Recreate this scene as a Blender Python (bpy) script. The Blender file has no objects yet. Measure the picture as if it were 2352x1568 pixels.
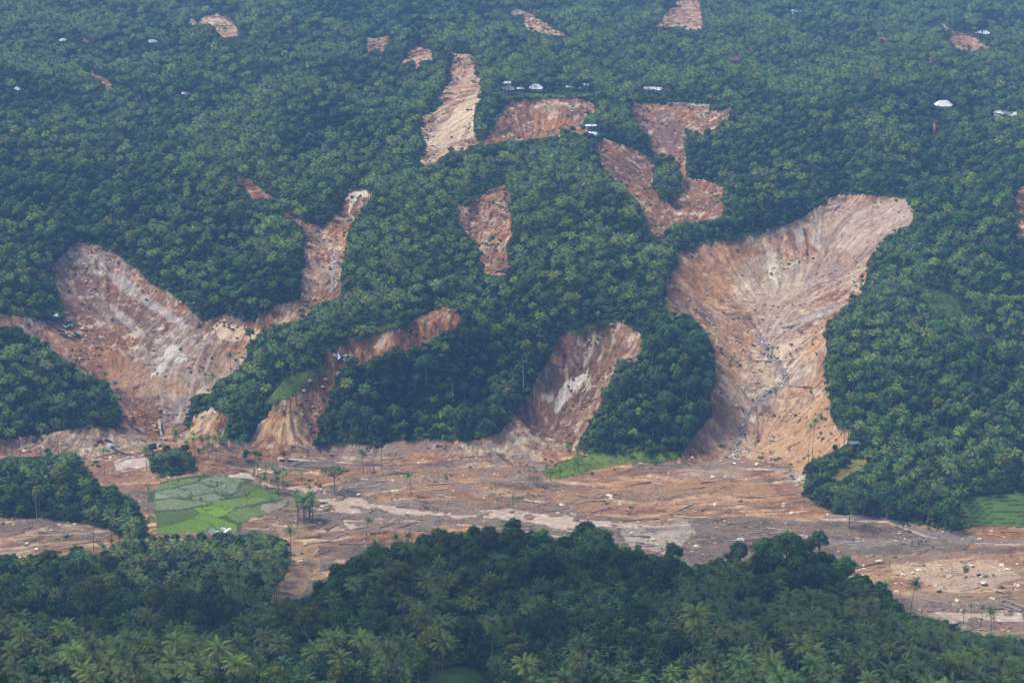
import bpy, math, random
import numpy as np
from mathutils import Vector, Matrix
random.seed(7); RNG = np.random.default_rng(7)
S = bpy.context.scene
# ---------------------------------------------------------------- camera, sky, sun, exposure
H = 350.0; PITCH = math.radians(13.0); F = 4593.75          # eye height, downward tilt, focal length in units of a 2352 wide picture
cam = bpy.data.cameras.new('camera'); cam_o = bpy.data.objects.new('camera', cam)
S.collection.objects.link(cam_o); S.camera = cam_o
cam_o.location = (0, 0, H); cam_o.rotation_euler = (math.pi/2 - PITCH, 0, 0)
cam.sensor_width = 36; cam.lens = 36*2000/1024; cam.clip_start = 1; cam.clip_end = 30000
W = bpy.data.worlds.new('World'); S.world = W; W.use_nodes = True
SUN_EL, SUN_AZ = math.radians(58), math.radians(285)         # azimuth clockwise from +Y
nt = W.node_tree; bg = nt.nodes['Background']
sky = nt.nodes.new('ShaderNodeTexSky'); sky.sky_type = 'NISHITA'; sky.sun_disc = False
sky.sun_elevation = SUN_EL; sky.sun_rotation = SUN_AZ; sky.air_density = 1.0; sky.dust_density = 3.0; sky.ozone_density = 1.0
hs = nt.nodes.new('ShaderNodeHueSaturation'); hs.inputs['Saturation'].default_value = .45     # thin cloud whitens the blue
nt.links.new(sky.outputs[0], hs.inputs['Color']); nt.links.new(hs.outputs[0], bg.inputs[0]); bg.inputs[1].default_value = 0.088
sd = bpy.data.lights.new('sun', 'SUN'); sd.energy = 3.0; sd.angle = math.radians(18); sd.color = (1, .95, .88)
so = bpy.data.objects.new('sun', sd); S.collection.objects.link(so)
d = Vector((math.sin(SUN_AZ)*math.cos(SUN_EL), math.cos(SUN_AZ)*math.cos(SUN_EL), math.sin(SUN_EL)))
so.rotation_euler = d.to_track_quat('Z', 'Y').to_euler()
S.view_settings.view_transform = 'Standard'; S.view_settings.look = 'None'; S.view_settings.gamma = 1
S.view_settings.exposure = 1.1
HAZE_D = 0.00013
# ---------------------------------------------------------------- numpy helpers
def dep(y): return PITCH + np.arctan((np.asarray(y, float)-784)/F)
def project(X, Y, Z):
    zc = Y*math.cos(PITCH) + (H-Z)*math.sin(PITCH)
    zc = np.maximum(zc, 1)
    return 1176 + F*X/zc, 784 + F*((H-Z)*math.cos(PITCH) - Y*math.sin(PITCH))/zc
def unproject(px, py, Y):
    Z = H - Y*np.tan(dep(py)); zc = Y*math.cos(PITCH) + (H-Z)*math.sin(PITCH)
    return (px-1176)/F*zc, Y, Z
_tab = {}
def vnoise(x, y, sc, seed):
    if seed not in _tab: _tab[seed] = np.pad(np.random.default_rng(seed+1000).random((256, 256)).astype(np.float32), ((0, 1), (0, 1)), mode='wrap')
    t = _tab[seed]; u = x/sc; v = y/sc
    i = np.floor(u).astype(np.int64); j = np.floor(v).astype(np.int64)
    a = (u-i); b = (v-j); a = a*a*(3-2*a); b = b*b*(3-2*b)
    i &= 255; j &= 255
    return ((t[i, j]*(1-a)+t[i+1, j]*a)*(1-b) + (t[i, j+1]*(1-a)+t[i+1, j+1]*a)*b)
def fbm(x, y, sc, seed, n=4, g=.5):
    s = 0; A = 1; T = 0
    for k in range(n):
        s = s + A*(vnoise(x+13.7*k, y-7.3*k, sc, seed+k)-.5); T += A; A *= g; sc *= .5
    return s/T*2
def ridged(x, y, sc, seed, n=4):
    s = 0; A = 1; T = 0
    for k in range(n):
        s = s + A*(1-abs(2*vnoise(x+13.7*k, y-7.3*k, sc, seed+k)-1)); T += A; A *= .5; sc *= .5
    return s/T
def smooth(e0, e1, x):
    t = np.clip((x-e0)/(e1-e0), 0, 1); return t*t*(3-2*t)
def inpoly(px, py, poly):
    poly = np.asarray(poly, float); m = np.zeros(px.shape, bool)
    x0, y0 = poly.min(0); x1, y1 = poly.max(0)
    box = (px >= x0) & (px <= x1) & (py >= y0) & (py <= y1)
    X = px[box]; Y = py[box]; r = np.zeros(X.shape, bool); n = len(poly)
    for k in range(n):
        xa, ya = poly[k]; xb, yb = poly[(k+1) % n]
        if ya == yb: continue
        r ^= ((Y < ya) != (Y < yb)) & (X < (xb-xa)*(Y-ya)/(yb-ya)+xa)
    m[box] = r; return m
def segdist(px, py, line):
    dd = np.full(px.shape, 1e9)
    for (xa, ya), (xb, yb) in zip(line[:-1], line[1:]):
        vx, vy = xb-xa, yb-ya
        t = np.clip(((px-xa)*vx+(py-ya)*vy)/(vx*vx+vy*vy), 0, 1)
        dd = np.minimum(dd, np.hypot(px-xa-t*vx, py-ya-t*vy))
    return dd
OX = {0: 0, 1: 771.9, 2: 1546.5}; OY = {0: 0, 1: 515.5, 2: 1031}
def T(c, r, pts): return [(OX[c]+x*.34245, OY[r]+y*.34245) for x, y in pts]
# ---------------------------------------------------------------- terrain: survey points (picture x, picture y, distance) over a smooth surface
CP = [
 # far slopes
 *[(x, -80, 2500) for x in (-300, 300, 900, 1500, 2100, 2700)], *[(x, 0, D) for x, D in ((-300, 2150), (200, 2130), (700, 2180), (1176, 2220), (1500, 2260), (1585, 2200), (1900, 2190), (2352, 2150), (2700, 2150))],
 (-300, 100, 1950), (250, 100, 1930), (500, 70, 2010), (520, 95, 1930), (800, 100, 1960), (1230, 40, 2090), (1260, 80, 1990), (1350, 100, 1950), (1560, 66, 2010), (1585, 66, 2005), (1700, 100, 1940), (2000, 100, 1950), (2200, 95, 1960), (2352, 100, 1940), (2700, 100, 1930),
 (-300, 200, 1790), (0, 200, 1790), (300, 200, 1820), (600, 200, 1810), (860, 90, 1980), (870, 118, 1900), (960, 100, 1930), (950, 145, 1840), (1060, 125, 1850), (1090, 200, 1760), (900, 220, 1750), (1200, 195, 1740), (1450, 200, 1740), (1600, 195, 1760), (1800, 200, 1760), (2000, 200, 1760), (2200, 220, 1730), (2352, 200, 1740), (2700, 200, 1730),
 (-300, 300, 1660), (0, 300, 1670), (300, 300, 1690), (600, 300, 1670), (-300, 400, 1570), (0, 400, 1575), (300, 400, 1590), (450, 400, 1560), (600, 400, 1570), (800, 380, 1600), (900, 300, 1640), (900, 400, 1555),
 (300, 490, 1520), (600, 480, 1490), (-300, 560, 1440), (0, 560, 1440), (100, 560, 1440),
 # upper centre scars
 (1010, 200, 1790), (965, 300, 1655), (1000, 370, 1580), (1100, 280, 1650), (1110, 330, 1625), (1150, 228, 1690), (1250, 222, 1695), (1360, 230, 1690), (1250, 275, 1665), (1200, 318, 1648), (1300, 300, 1650), (1360, 290, 1625), (1440, 280, 1640),
 (1150, 345, 1570), (1250, 335, 1580), (1380, 345, 1570), (1200, 335, 1640),
 (1460, 236, 1700), (1560, 236, 1705), (1680, 246, 1680), (1490, 300, 1665), (1560, 345, 1645), (1630, 290, 1650), (1590, 320, 1640), (1400, 370, 1565), (1450, 420, 1550), (1480, 400, 1580), (1530, 440, 1535), (1600, 450, 1560), (1640, 420, 1575), (1520, 530, 1490), (1570, 500, 1510), (1700, 300, 1640), (1650, 380, 1580), (1700, 430, 1540), (1600, 545, 1465), (1700, 500, 1490),
 # centre hill
 (900, 500, 1450), (1000, 420, 1540), (1110, 430, 1500), (1100, 520, 1445), (1140, 620, 1385), (1010, 560, 1410), (1250, 450, 1480), (1400, 480, 1460), (1250, 550, 1405), (1450, 550, 1410), (870, 620, 1365), (1000, 650, 1345), (1250, 650, 1345), (1450, 650, 1345), (1530, 620, 1375),
 (870, 700, 1310), (1200, 720, 1305), (1350, 715, 1305), (1500, 710, 1310),
 # gully left of it
 (830, 440, 1525), (790, 500, 1495), (740, 540, 1450), (720, 620, 1400), (765, 600, 1412), (755, 680, 1358), (700, 690, 1352), (650, 520, 1450), (620, 600, 1372), (600, 680, 1345), (850, 470, 1480), (620, 722, 1348),
 # left bowl scar
 (190, 560, 1475), (290, 600, 1440), (140, 640, 1412), (250, 700, 1392), (360, 660, 1410), (400, 720, 1370), (450, 740, 1350), (500, 640, 1395), (520, 735, 1345), (500, 770, 1330), (300, 800, 1332), (150, 750, 1345), (400, 820, 1312), (200, 820, 1308), (320, 880, 1280), (430, 900, 1282), (370, 960, 1262), (300, 950, 1250), (370, 1005, 1240), (540, 800, 1315), (0, 720, 1345), (90, 740, 1335), (-300, 720, 1340), (0, 690, 1345),
 (0, 800, 1272), (90, 830, 1262), (200, 890, 1246), (270, 960, 1228), (0, 900, 1225), (-300, 900, 1220), (0, 1000, 1207), (150, 980, 1215), (-300, 1000, 1207), (40, 780, 1330), (230, 880, 1300),
 # spur to the right of the outlet
 (440, 980, 1235), (500, 930, 1236), (570, 890, 1240), (650, 845, 1243), (750, 785, 1252), (900, 740, 1265), (1050, 700, 1283), (700, 745, 1325), (560, 850, 1290), (480, 930, 1265), (520, 990, 1218), (640, 920, 1222), (620, 960, 1222), (650, 1008, 1206), (760, 840, 1246), (830, 790, 1262), (960, 740, 1280), (1040, 715, 1290), (1000, 790, 1258),
 (850, 900, 1232), (1050, 900, 1230), (850, 960, 1218), (1050, 960, 1218), (1170, 900, 1232), (1150, 800, 1265),
 (1430, 735, 1293), (1300, 770, 1288), (1390, 830, 1272), (1290, 880, 1268), (1250, 950, 1248), (1370, 930, 1240), (1330, 1000, 1225), (1460, 850, 1246), (1550, 760, 1285), (1580, 880, 1235), (1500, 900, 1228), (1500, 1000, 1205), (1600, 960, 1222),
 # great right scar
 (1560, 568, 1450), (1680, 548, 1470), (1800, 515, 1485), (1900, 452, 1525), (2000, 443, 1520), (2085, 452, 1500), (2100, 515, 1445), (1650, 640, 1425), (1760, 620, 1445), (1860, 560, 1470), (1980, 540, 1460), (1950, 620, 1430), (1830, 680, 1400), (1980, 670, 1385), (1900, 700, 1375), (1740, 765, 1345), (1780, 720, 1372), (1560, 670, 1388), (1640, 730, 1345), (1650, 800, 1302), (1720, 830, 1302), (1800, 860, 1288), (1850, 780, 1322), (1890, 750, 1320), (1880, 860, 1272), (1720, 900, 1266), (1760, 905, 1262), (1650, 900, 1250), (1710, 985, 1236), (1640, 980, 1226), (1800, 960, 1240), (1870, 930, 1238), (1780, 1020, 1214), (1880, 1010, 1200), (1850, 1060, 1180),
 (1990, 620, 1400), (2000, 690, 1325), (1925, 780, 1272), (1910, 880, 1222), (1930, 980, 1180), (2150, 560, 1415), (2352, 500, 1455), (2700, 500, 1455), (2150, 650, 1345), (2200, 720, 1305), (2352, 700, 1320), (2700, 700, 1320), (2050, 800, 1258), (2200, 820, 1248), (2352, 820, 1250), (2100, 900, 1200), (2300, 900, 1200), (2000, 1040, 1150), (2200, 1000, 1150), (2352, 1000, 1150), (2700, 1000, 1150), (2200, 1100, 1105), (2352, 1110, 1100),
 (1850, 380, 1560), (1950, 420, 1535), (2000, 300, 1640), (2150, 245, 1700), (2150, 265, 1685), (2300, 270, 1670), (2352, 300, 1635), (2352, 400, 1540), (2100, 400, 1540), (2700, 300, 1630), (2200, 330, 1610),
 # foreground hills
 (-300, 1320, 940), (100, 1325, 950), (300, 1310, 972), (500, 1335, 955), (620, 1400, 915), (-300, 1400, 850), (100, 1400, 850), (350, 1400, 870), (520, 1420, 850), (110, 1480, 745), (400, 1480, 745), (640, 1490, 745), (-300, 1568, 640), (200, 1568, 635), (640, 1568, 640),
 (745, 1410, 850), (800, 1340, 850), (900, 1300, 852), (1150, 1270, 856), (1400, 1290, 850), (1600, 1345, 840), (1820, 1300, 850), (1950, 1350, 840), (2050, 1415, 830), (2200, 1480, 815), (2352, 1540, 770), (2700, 1568, 760),
 (900, 1400, 765), (1300, 1400, 760), (1800, 1400, 765), (800, 1480, 690), (1200, 1480, 680), (1600, 1480, 680), (2000, 1480, 700), (1000, 1568, 610), (1500, 1568, 610), (2000, 1568, 625), (2352, 1620, 650),
 *[(x, 1800, 480) for x in (-300, 400, 1176, 1900, 2700)],
]
Z0 = [(-300, 1030), (-300, 1150), (-300, 1260), (30, 1030), (200, 1000), (420, 1010), (600, 1020), (750, 1025), (900, 1015), (1080, 1010), (1200, 1005), (1330, 1035), (1500, 1052), (1600, 1050), (1690, 1052),
 (30, 1270), (250, 1230), (30, 1150), (300, 1100), (500, 1150), (500, 1250), (800, 1100), (800, 1200), (700, 1270), (690, 1330), (670, 1370), (1000, 1150), (1100, 1250), (1400, 1150), (1400, 1230), (1700, 1200), (1700, 1260), (1950, 1200), (2000, 1260), (2100, 1230), (2250, 1205), (2352, 1210), (2352, 1300), (2352, 1400), (2352, 1470), (2200, 1400), (2080, 1350), (2700, 1200), (2700, 1460), (2250, 1445), (950, 1330), (1500, 1340), (1850, 1340)]
pts = []
for x, y, D in CP: pts.append(unproject(x, y, float(D if D < 1500 else 1500+(D-1500)*1.3)))
for x, y in Z0: pts.append(unproject(x, y, H/math.tan(float(dep(y)))))
P = np.array([[float(c) for c in p] for p in pts])
def kern(r): return np.sqrt(r*r+12.0**2)
A = kern(np.hypot(P[:, None, 0]-P[None, :, 0], P[:, None, 1]-P[None, :, 1])/1.0)
n = len(P); M = np.zeros((n+3, n+3)); M[:n, :n] = A - np.eye(n)*(-2.0)*0 ; M[:n, :n] -= np.eye(n)*3.0
M[:n, n] = 1; M[:n, n+1:] = P[:, :2]/1000; M[n, :n] = 1; M[n+1:, :n] = P[:, :2].T/1000
coef = np.linalg.solve(M, np.concatenate([P[:, 2], [0, 0, 0]]))
GX0, GY0, GS = -950.0, 380.0, 5.0; NX, NY = 381, 500
gx = GX0+np.arange(NX)*GS; gy = GY0+np.arange(NY)*GS
GXX, GYY = np.meshgrid(gx, gy, indexing='ij')
Zg = np.zeros(GXX.shape)
for k in range(n): Zg += coef[k]*kern(np.hypot(GXX-P[k, 0], GYY-P[k, 1]))
Zg += coef[n] + coef[n+1]*GXX/1000 + coef[n+2]*GYY/1000
Zg = np.clip(Zg, -1.5, 290)
def blur(a):
    b = np.pad(a, 1, mode='edge')
    return (b[1:-1, 1:-1]*4 + (b[:-2, 1:-1]+b[2:, 1:-1]+b[1:-1, :-2]+b[1:-1, 2:])*2 + b[:-2, :-2]+b[2:, 2:]+b[:-2, 2:]+b[2:, :-2])/16
Zg = blur(Zg)
def bil(G, x, y, x0=GX0, y0=GY0, s=GS):
    u = np.clip((x-x0)/s, 0, G.shape[0]-1.001); v = np.clip((y-y0)/s, 0, G.shape[1]-1.001)
    i = u.astype(np.int64); j = v.astype(np.int64); a = u-i; b = v-j
    return (G[i, j]*(1-a)+G[i+1, j]*a)*(1-b) + (G[i, j+1]*(1-a)+G[i+1, j+1]*a)*b
GZx = np.gradient(Zg, GS, axis=0); GZy = np.gradient(Zg, GS, axis=1)
# ---------------------------------------------------------------- what covers the ground, outlined from the survey (picture units)
RED, PNK, OCH, CRM, GRY, DRK = (.20, .085, .043), (.26, .135, .082), (.40, .20, .078), (.70, .54, .35), (.38, .33, .30), (.13, .065, .040)
# (outline, base, streak colour, streak amount)
SOIL = [
 (T(0, 0, [(1270,140),(1400,110),(1480,95),(1550,130),(1590,190),(1605,240),(1590,305),(1560,270),(1490,270),(1440,200),(1400,160),(1290,170)]), PNK, CRM, .9),
 (T(0, 0, [(1915,195),(1965,195),(1955,240),(1920,235)]), PNK, OCH, .5),
 (T(0, 0, [(545,245),(605,275),(555,292)]), RED, OCH, .3),
 (T(0, 0, [(605,465),(660,500),(740,530),(765,580),(710,585),(690,540),(620,510)]), RED, OCH, .3),
 (T(0, 0, [(1565,1130),(1620,1180),(1700,1215),(1750,1270),(1840,1330),(1820,1358),(1770,1320),(1740,1345),(1700,1330),(1640,1270),(1600,1220)]), RED, OCH, .3),
 (T(1, 0, [(205,255),(340,245),(360,265),(345,310),(330,345),(260,330),(220,350),(195,310)]), PNK, CRM, .4),
 (T(1, 0, [(435,415),(530,310),(580,285),(575,330),(640,330),(650,400),(560,400),(540,450),(510,400)]), PNK, OCH, .6),
 (T(1, 0, [(1160,85),(1200,55),(1330,110),(1450,190),(1545,242),(1470,242),(1340,215),(1270,180),(1245,100),(1200,120)]), PNK, CRM, .9),
 ([(1508,65),(1535,24),(1565,-5),(1580,-40),(1612,-40),(1610,0),(1613,66),(1580,68),(1550,60)], PNK, CRM, .5),
 (T(1, 0, [(775,355),(905,370),(940,490),(970,520),(965,650),(925,760),(930,880),(975,960),(890,985),(860,1010),(750,1020),(680,1080),(600,1110),(555,1070),(580,1030),(600,960),(555,870),(570,830),(580,780),(650,740),(720,690),(690,660),(740,570),(780,520),(770,450)]), (.31,.17,.10), CRM, 1.1),
 (T(1, 0, [(1060,790),(1110,740),(1130,690),(1250,665),(1450,650),(1600,655),(1710,670),(1745,700),(1735,740),(1650,800),(1640,860),(1700,880),(1690,900),(1600,890),(1520,850),(1510,910),(1250,935),(1110,945),(1000,985),(970,960),(1020,900),(1065,860)]), PNK, OCH, .75),
 ([(1453,235),(1500,236),(1545,238),(1560,236),(1628,240),(1632,253),(1660,253),(1682,246),(1673,267),(1645,294),(1612,304),(1577,300),(1575,330),(1578,377),(1578,404),(1600,410),(1640,420),(1665,430),(1660,460),(1665,470),(1655,500),(1600,510),(1550,510),(1520,545),(1495,545),(1480,505),(1472,470),(1448,442),(1422,418),(1388,392),(1380,370),(1366,335),(1380,314),(1452,332),(1488,362),(1500,380),(1500,345),(1490,330),(1490,310),(1460,280),(1450,260)], (.28,.155,.10), OCH, .6),
 ([(1049,472),(1080,469),(1090,449),(1135,431),(1163,425),(1172,442),(1169,480),(1176,537),(1166,560),(1174,618),(1148,638),(1110,625),(1098,600),(1110,580),(1080,545),(1055,515)], (.27,.145,.092), CRM, .35),
 (T(2, 0, [(1775,140),(1800,160),(1900,210),(2040,260),(2130,325),(2050,332),(1890,315),(1850,270),(1880,240),(1830,200)]), PNK, OCH, .6),
 (T(2, 0, [(1605,770),(1630,775),(1625,800)]), RED, OCH, .3), (T(2, 0, [(1755,770),(1785,775),(1770,860),(1755,850)]), RED, OCH, .3),
 (T(2, 0, [(2290,1260),(2520,1240),(2500,1580),(2310,1570),(2290,1400)]), DRK, RED, .5),
 (T(2, 0, [(250,470),(285,480),(270,505)]), RED, OCH, .3), (T(2, 0, [(575,1390),(625,1375),(615,1410),(585,1425)]), RED, OCH, .3),
 ([(1555,575),(1600,562),(1680,548),(1740,535),(1800,515),(1850,490),(1900,455),(1930,440),(1990,445),(2040,445),(2080,450),(2095,475),(2097,515),(2070,520),(2035,545),(2000,585),(1990,620),(1985,665),(1960,680),(1940,705),(1930,720),(1900,735),(1897,770),(1905,800),(1895,830),(1900,900),(1905,950),(1930,985),(1950,990),(1945,1020),(1900,1040),(1860,1060),(1850,1090),(1845,1130),(1700,1150),(1560,1060),(1570,1040),(1600,990),(1630,950),(1642,850),(1640,800),(1620,760),(1600,740),(1580,715),(1560,720),(1525,710),(1530,650),(1556,600)], (.33,.185,.115), CRM, .6),
 ([(120,610),(150,580),(165,560),(200,555),(250,570),(290,600),(340,640),(400,680),(440,710),(460,740),(480,725),(530,720),(560,730),(600,735),(625,745),(580,775),(560,790),(570,810),(545,850),(500,870),(490,900),(440,905),(430,940),(420,960),(430,990),(420,1020),(275,1000),(275,940),(268,900),(240,880),(200,860),(150,830),(110,790),(60,770),(40,750),(-20,745),(-20,715),(40,725),(100,730),(140,735),(145,720),(135,690),(125,640)], (.26,.15,.105), GRY, .65),
 ([(425,998),(440,950),(490,935),(520,950),(515,1000)], OCH, CRM, .3),
 ([(572,1012),(590,970),(610,960),(625,930),(660,905),(690,890),(720,860),(750,830),(770,812),(805,818),(800,845),(770,855),(770,880),(750,890),(755,905),(745,940),(725,960),(735,985),(715,1020)], (.38,.19,.085), CRM, .9),
 ([(745,840),(745,805),(790,788),(850,768),(920,752),(960,725),(1010,708),(1045,708),(1060,725),(1050,745),(1010,755),(990,780),(960,790),(930,800),(905,790),(895,805),(880,815),(850,815),(830,830)], (.24,.11,.06), OCH, .9),
 ([(1148,990),(1185,955),(1213,900),(1236,850),(1264,812),(1286,766),(1340,765),(1390,750),(1415,733),(1445,740),(1470,760),(1478,790),(1465,820),(1445,830),(1420,815),(1410,850),(1400,880),(1380,900),(1385,920),(1360,960),(1340,1000),(1325,1045),(1170,1010)], (.31,.18,.115), CRM, .45),
 ([(758,500),(790,450),(805,434),(835,429),(856,438),(848,462),(836,480),(815,500),(800,530),(790,560),(787,610),(783,680),(740,692),(720,700),(700,730),(660,738),(620,745),(590,735),(590,715),(640,692),(688,684),(692,640),(700,590),(703,540),(690,520),(650,495),(652,485),(700,510),(740,522)], (.26,.14,.09), OCH, .4),
 ([(-700,1030),(60,1000),(150,985),(200,975),(280,980),(400,1000),(430,996),(570,1012),(720,1018),(900,1013),(1000,1008),(1100,1006),(1170,983),(1330,1030),(1400,1050),(1560,1050),(1700,1052),(1850,1085),(1840,1140),(1920,1180),(2000,1185),(2100,1200),(2180,1222),(2240,1208),(3060,1208),(3060,1510),(1900,1500),(760,1500),(700,1402),(600,1390),(620,1360),(650,1330),(665,1290),(655,1240),(600,1225),(520,1232),(345,1245),(290,1240),(230,1270),(120,1278),(-700,1300)], (.275,.178,.125), CRM, .5),
]
N_SMALL = None
FORE_SOIL = [(T(0, 2, [(240,1010),(330,1000),(425,1020),(430,1110),(380,1110),(300,1070)]), RED, OCH, .5)]
# exposed light rock, dirt and silt with shapes of their own
PATCH = [
 ([(1960,1270),(2352,1270),(3060,1300),(3060,1400),(2100,1385),(2000,1330)], OCH, .45, (.46,.27,.13)), ([(2050,1290),(2300,1290),(2352,1330),(2200,1360),(2060,1330)], CRM, .5, (.62,.50,.38)), ([(1425,1195),(1560,1190),(1600,1230),(1540,1270),(1440,1255)], CRM, .6, (.56,.48,.40)),
 ([(1260,1140),(1500,1090),(1750,1100),(1800,1150),(1560,1170),(1300,1175)], OCH, .45, (.44,.25,.12)), ([(640,1200),(720,1210),(740,1300),(690,1370),(640,1350)], OCH, .5, (.50,.30,.14)), ([(860,1080),(1150,1060),(1240,1090),(1000,1130),(880,1110)], OCH, .4, (.42,.24,.12)),
 ([(1556,575),(1690,550),(1740,545),(1700,640),(1640,690),(1530,710),(1530,650)], OCH, .55, (.40,.21,.085)), ([(1900,455),(2095,450),(2095,515),(1990,600),(1960,660),(1890,600),(1850,520)], GRY, .5, (.40,.31,.25)),
 ([(1700,600),(1860,590),(1880,700),(1780,745),(1690,700)], CRM, .45, (.46,.37,.27)), ([(1560,1050),(1640,930),(1700,900),(1690,1040)], RED, .4, (.27,.14,.08)), ([(1740,960),(1900,900),(1940,1000),(1850,1080),(1730,1050)], OCH, .6, (.48,.28,.12)),
 ([(1650,720),(1730,760),(1700,860),(1650,840)], OCH, .5, (.42,.22,.09)), ([(90,740),(250,800),(400,860),(440,900),(300,900),(120,790)], OCH, .5, (.42,.22,.10)), ([(420,790),(560,790),(540,850),(440,890),(400,850)], RED, .4, (.30,.17,.11)),
 ([(1040,250),(1105,200),(1090,300),(1000,350),(970,320)], CRM, .6, (.62,.48,.32)), ([(1060,125),(1100,160),(1040,200),(1035,140)], RED, .5, (.32,.16,.10)),
 ([(1268,932),(1285,890),(1320,850),(1348,832),(1338,866),(1303,908),(1278,934)], CRM, .9, (.72,.68,.62)),
 ([(1330,800),(1362,775),(1360,800),(1335,830)], CRM, .45, (.6,.55,.5)),
 ([(370,812),(380,792),(400,788),(425,802),(432,816),(400,824)], CRM, .8, (.62,.58,.50)),
 ([(345,852),(362,826),(378,826),(374,838),(352,862)], CRM, .8, (.62,.58,.50)),
 ([(478,745),(500,728),(518,730),(560,742),(600,745),(585,765),(540,775),(500,770)], CRM, .75, CRM),
 ([(1690,845),(1705,815),(1740,822),(1770,850),(1785,868),(1740,870)], CRM, .6, (.52,.38,.24)),
 ([(1860,530),(1880,515),(1895,560),(1880,575)], CRM, .5, (.55,.5,.48)), ([(1765,580),(1780,575),(1783,620),(1778,660),(1768,620)], CRM, .7, (.7,.62,.46)),
 ([(1820,515),(1838,520),(1850,560),(1840,570)], CRM, .5, (.55,.5,.48)), ([(795,450),(820,432),(852,436),(850,446),(825,442),(808,462),(795,482)], CRM, .9, (.7,.62,.5)),
 ([(262,1062),(300,1048),(345,1045),(352,1060),(318,1078),(270,1080)], CRM, .8, (.55,.5,.46)),
 ([(230,600),(300,640),(360,680),(440,745),(400,735),(330,690),(260,640)], GRY, .55, (.5,.47,.46)),
 ([(250,690),(300,720),(345,775),(320,765),(280,735)], GRY, .5, (.5,.44,.42)),
 ([(870,742),(905,740),(900,765),(885,775)], OCH, .8, (.55,.36,.16)),
 ([(620,990),(640,960),(680,935),(740,930),(725,965),(690,1000),(640,1012)], CRM, .5, (.62,.44,.24)),
 ([(1000,1012),(720,1020),(730,1040),(900,1045),(1020,1035),(1180,1010),(1120,1008)], GRY, .7, (.22,.17,.15)),
 ([(1160,1012),(1210,990),(1250,985),(1190,1008)], CRM, .7, (.62,.55,.48)),
 ([(520,1100),(640,1100),(900,1150),(1250,1160),(1420,1190),(1430,1260),(1100,1210),(850,1225),(700,1190)], GRY, .75, (.20,.155,.13)),
 ([(1560,1065),(1700,1052),(1730,1060),(1730,1085),(1640,1105),(1570,1090)], GRY, .5, (.34,.24,.19)),
 ([(2090,1360),(2352,1385),(3060,1400),(3060,1470),(2260,1460),(2110,1440)], GRY, .6, (.30,.24,.20)),
 ([(0,1180),(280,1195),(290,1250),(0,1290)], DRK, .45, (.16,.105,.08)),
 ([(1880,590),(1960,600),(1940,650),(1870,665),(1850,640)], GRY, .5, (.24,.19,.18)),
 ([(1880,800),(1900,790),(1900,830),(1880,830)], DRK, .6, (.2,.09,.05)),
 ([(1500,250),(1560,240),(1568,330),(1550,360),(1520,320)], DRK, .55, (.17,.10,.09)),
]
LINES = [  # silt tracks and stream beds: (line, width, colour, strength)
 ([(1740,770),(1762,800),(1800,850),(1808,875),(1765,900),(1720,940),(1705,980),(1690,1030),(1688,1052)], 8, (.24,.20,.18), .8),
 ([(1740,768),(1800,745),(1880,715),(1960,690)], 6, (.40,.34,.29), .7),
 ([(1900,1190),(2040,1190),(2090,1215),(2150,1232),(2250,1245),(3060,1252)], 9, (.21,.19,.185), .8),
 ([(1400,1190),(1500,1200),(1600,1195),(1700,1170),(1850,1160)], 5, (.14,.10,.08), .6),
 ([(1880,1240),(2000,1250),(2150,1240)], 6, (.24,.21,.2), .6),
 ([(560,930),(440,900),(400,935),(370,950),(375,1000),(350,1030)], 7, (.28,.23,.22), .7),
 ([(1320,1190),(1500,1150),(1700,1120)], 4, (.17,.11,.08), .4),
 ([(760,660),(772,640),(760,600),(765,580)], 7, (.42,.38,.36), .7),
 ([(1600,1075),(1700,1068),(1800,1080)], 4, (.2,.15,.13), .5),
 ([(1180,1020),(1250,1075),(1160,1100)], 7, (.24,.19,.17), .5), ([(1120,1010),(1150,1060),(1100,1110),(1000,1140)], 6, (.23,.19,.17), .6),
 ([(640,1050),(800,1060),(950,1090),(1100,1130),(1250,1150)], 5, (.19,.155,.14), .6), ([(900,1160),(1100,1190),(1300,1215),(1380,1240)], 6, (.18,.15,.135), .7), ([(780,1160),(900,1190),(1000,1200)], 8, (.18,.15,.14), .7), ([(1430,1215),(1600,1215),(1750,1195),(1900,1195)], 5, (.20,.16,.14), .6),
]
GR, GRB, GRY2, TEA = (.080, .120, .026), (.11, .165, .024), (.19, .17, .045), (.07, .125, .05)
GRASS = [  # (outline, colour, bunded field?)
 ([(612,930),(608,885),(650,868),(700,848),(740,838),(750,848),(700,883),(655,912)], GR, 0),
 ([(1105,214),(1180,212),(1360,210),(1370,222),(1240,222),(1150,226)], GR, 0),
 ([(2105,655),(2190,665),(2240,715),(2205,742),(2130,712)], GR, 0), ([(2195,735),(2260,755),(2235,790),(2205,770)], GR, 0),
 ([(2150,860),(2200,850),(2190,880),(2150,890)], GR, 0),
 ([(30,700),(90,712),(135,712),(140,732),(100,727),(30,722)], GR, 0), ([(745,800),(850,755),(900,740),(920,748),(850,764),(745,805)], GR, 0),
 ([(1060,470),(1140,425),(1165,418),(1165,424),(1090,447),(1050,470)], GR, 0),
 ([(1290,765),(1415,728),(1420,733),(1340,764)], GR, 0), ([(1580,562),(1780,520),(1900,445),(1900,455),(1740,535),(1580,566)], GR, 0),
 ([(1243,1082),(1290,1060),(1330,1042),(1400,1036),(1550,1033),(1562,1048),(1500,1056),(1440,1064),(1390,1074),(1330,1090),(1255,1096)], GRB, 0),
 ([(1900,1105),(1945,1065),(1990,1050),(1995,1080),(1930,1115)], GRY2, 0), ([(1955,990),(2015,982),(2015,1000),(1970,1010)], GR, 0),
 ([(2300,1482),(2330,1468),(3060,1462),(3060,1520),(2320,1505)], GR, 0), ([(2110,248),(2170,248),(2170,262),(2115,260)], GR, 0),
]
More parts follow.
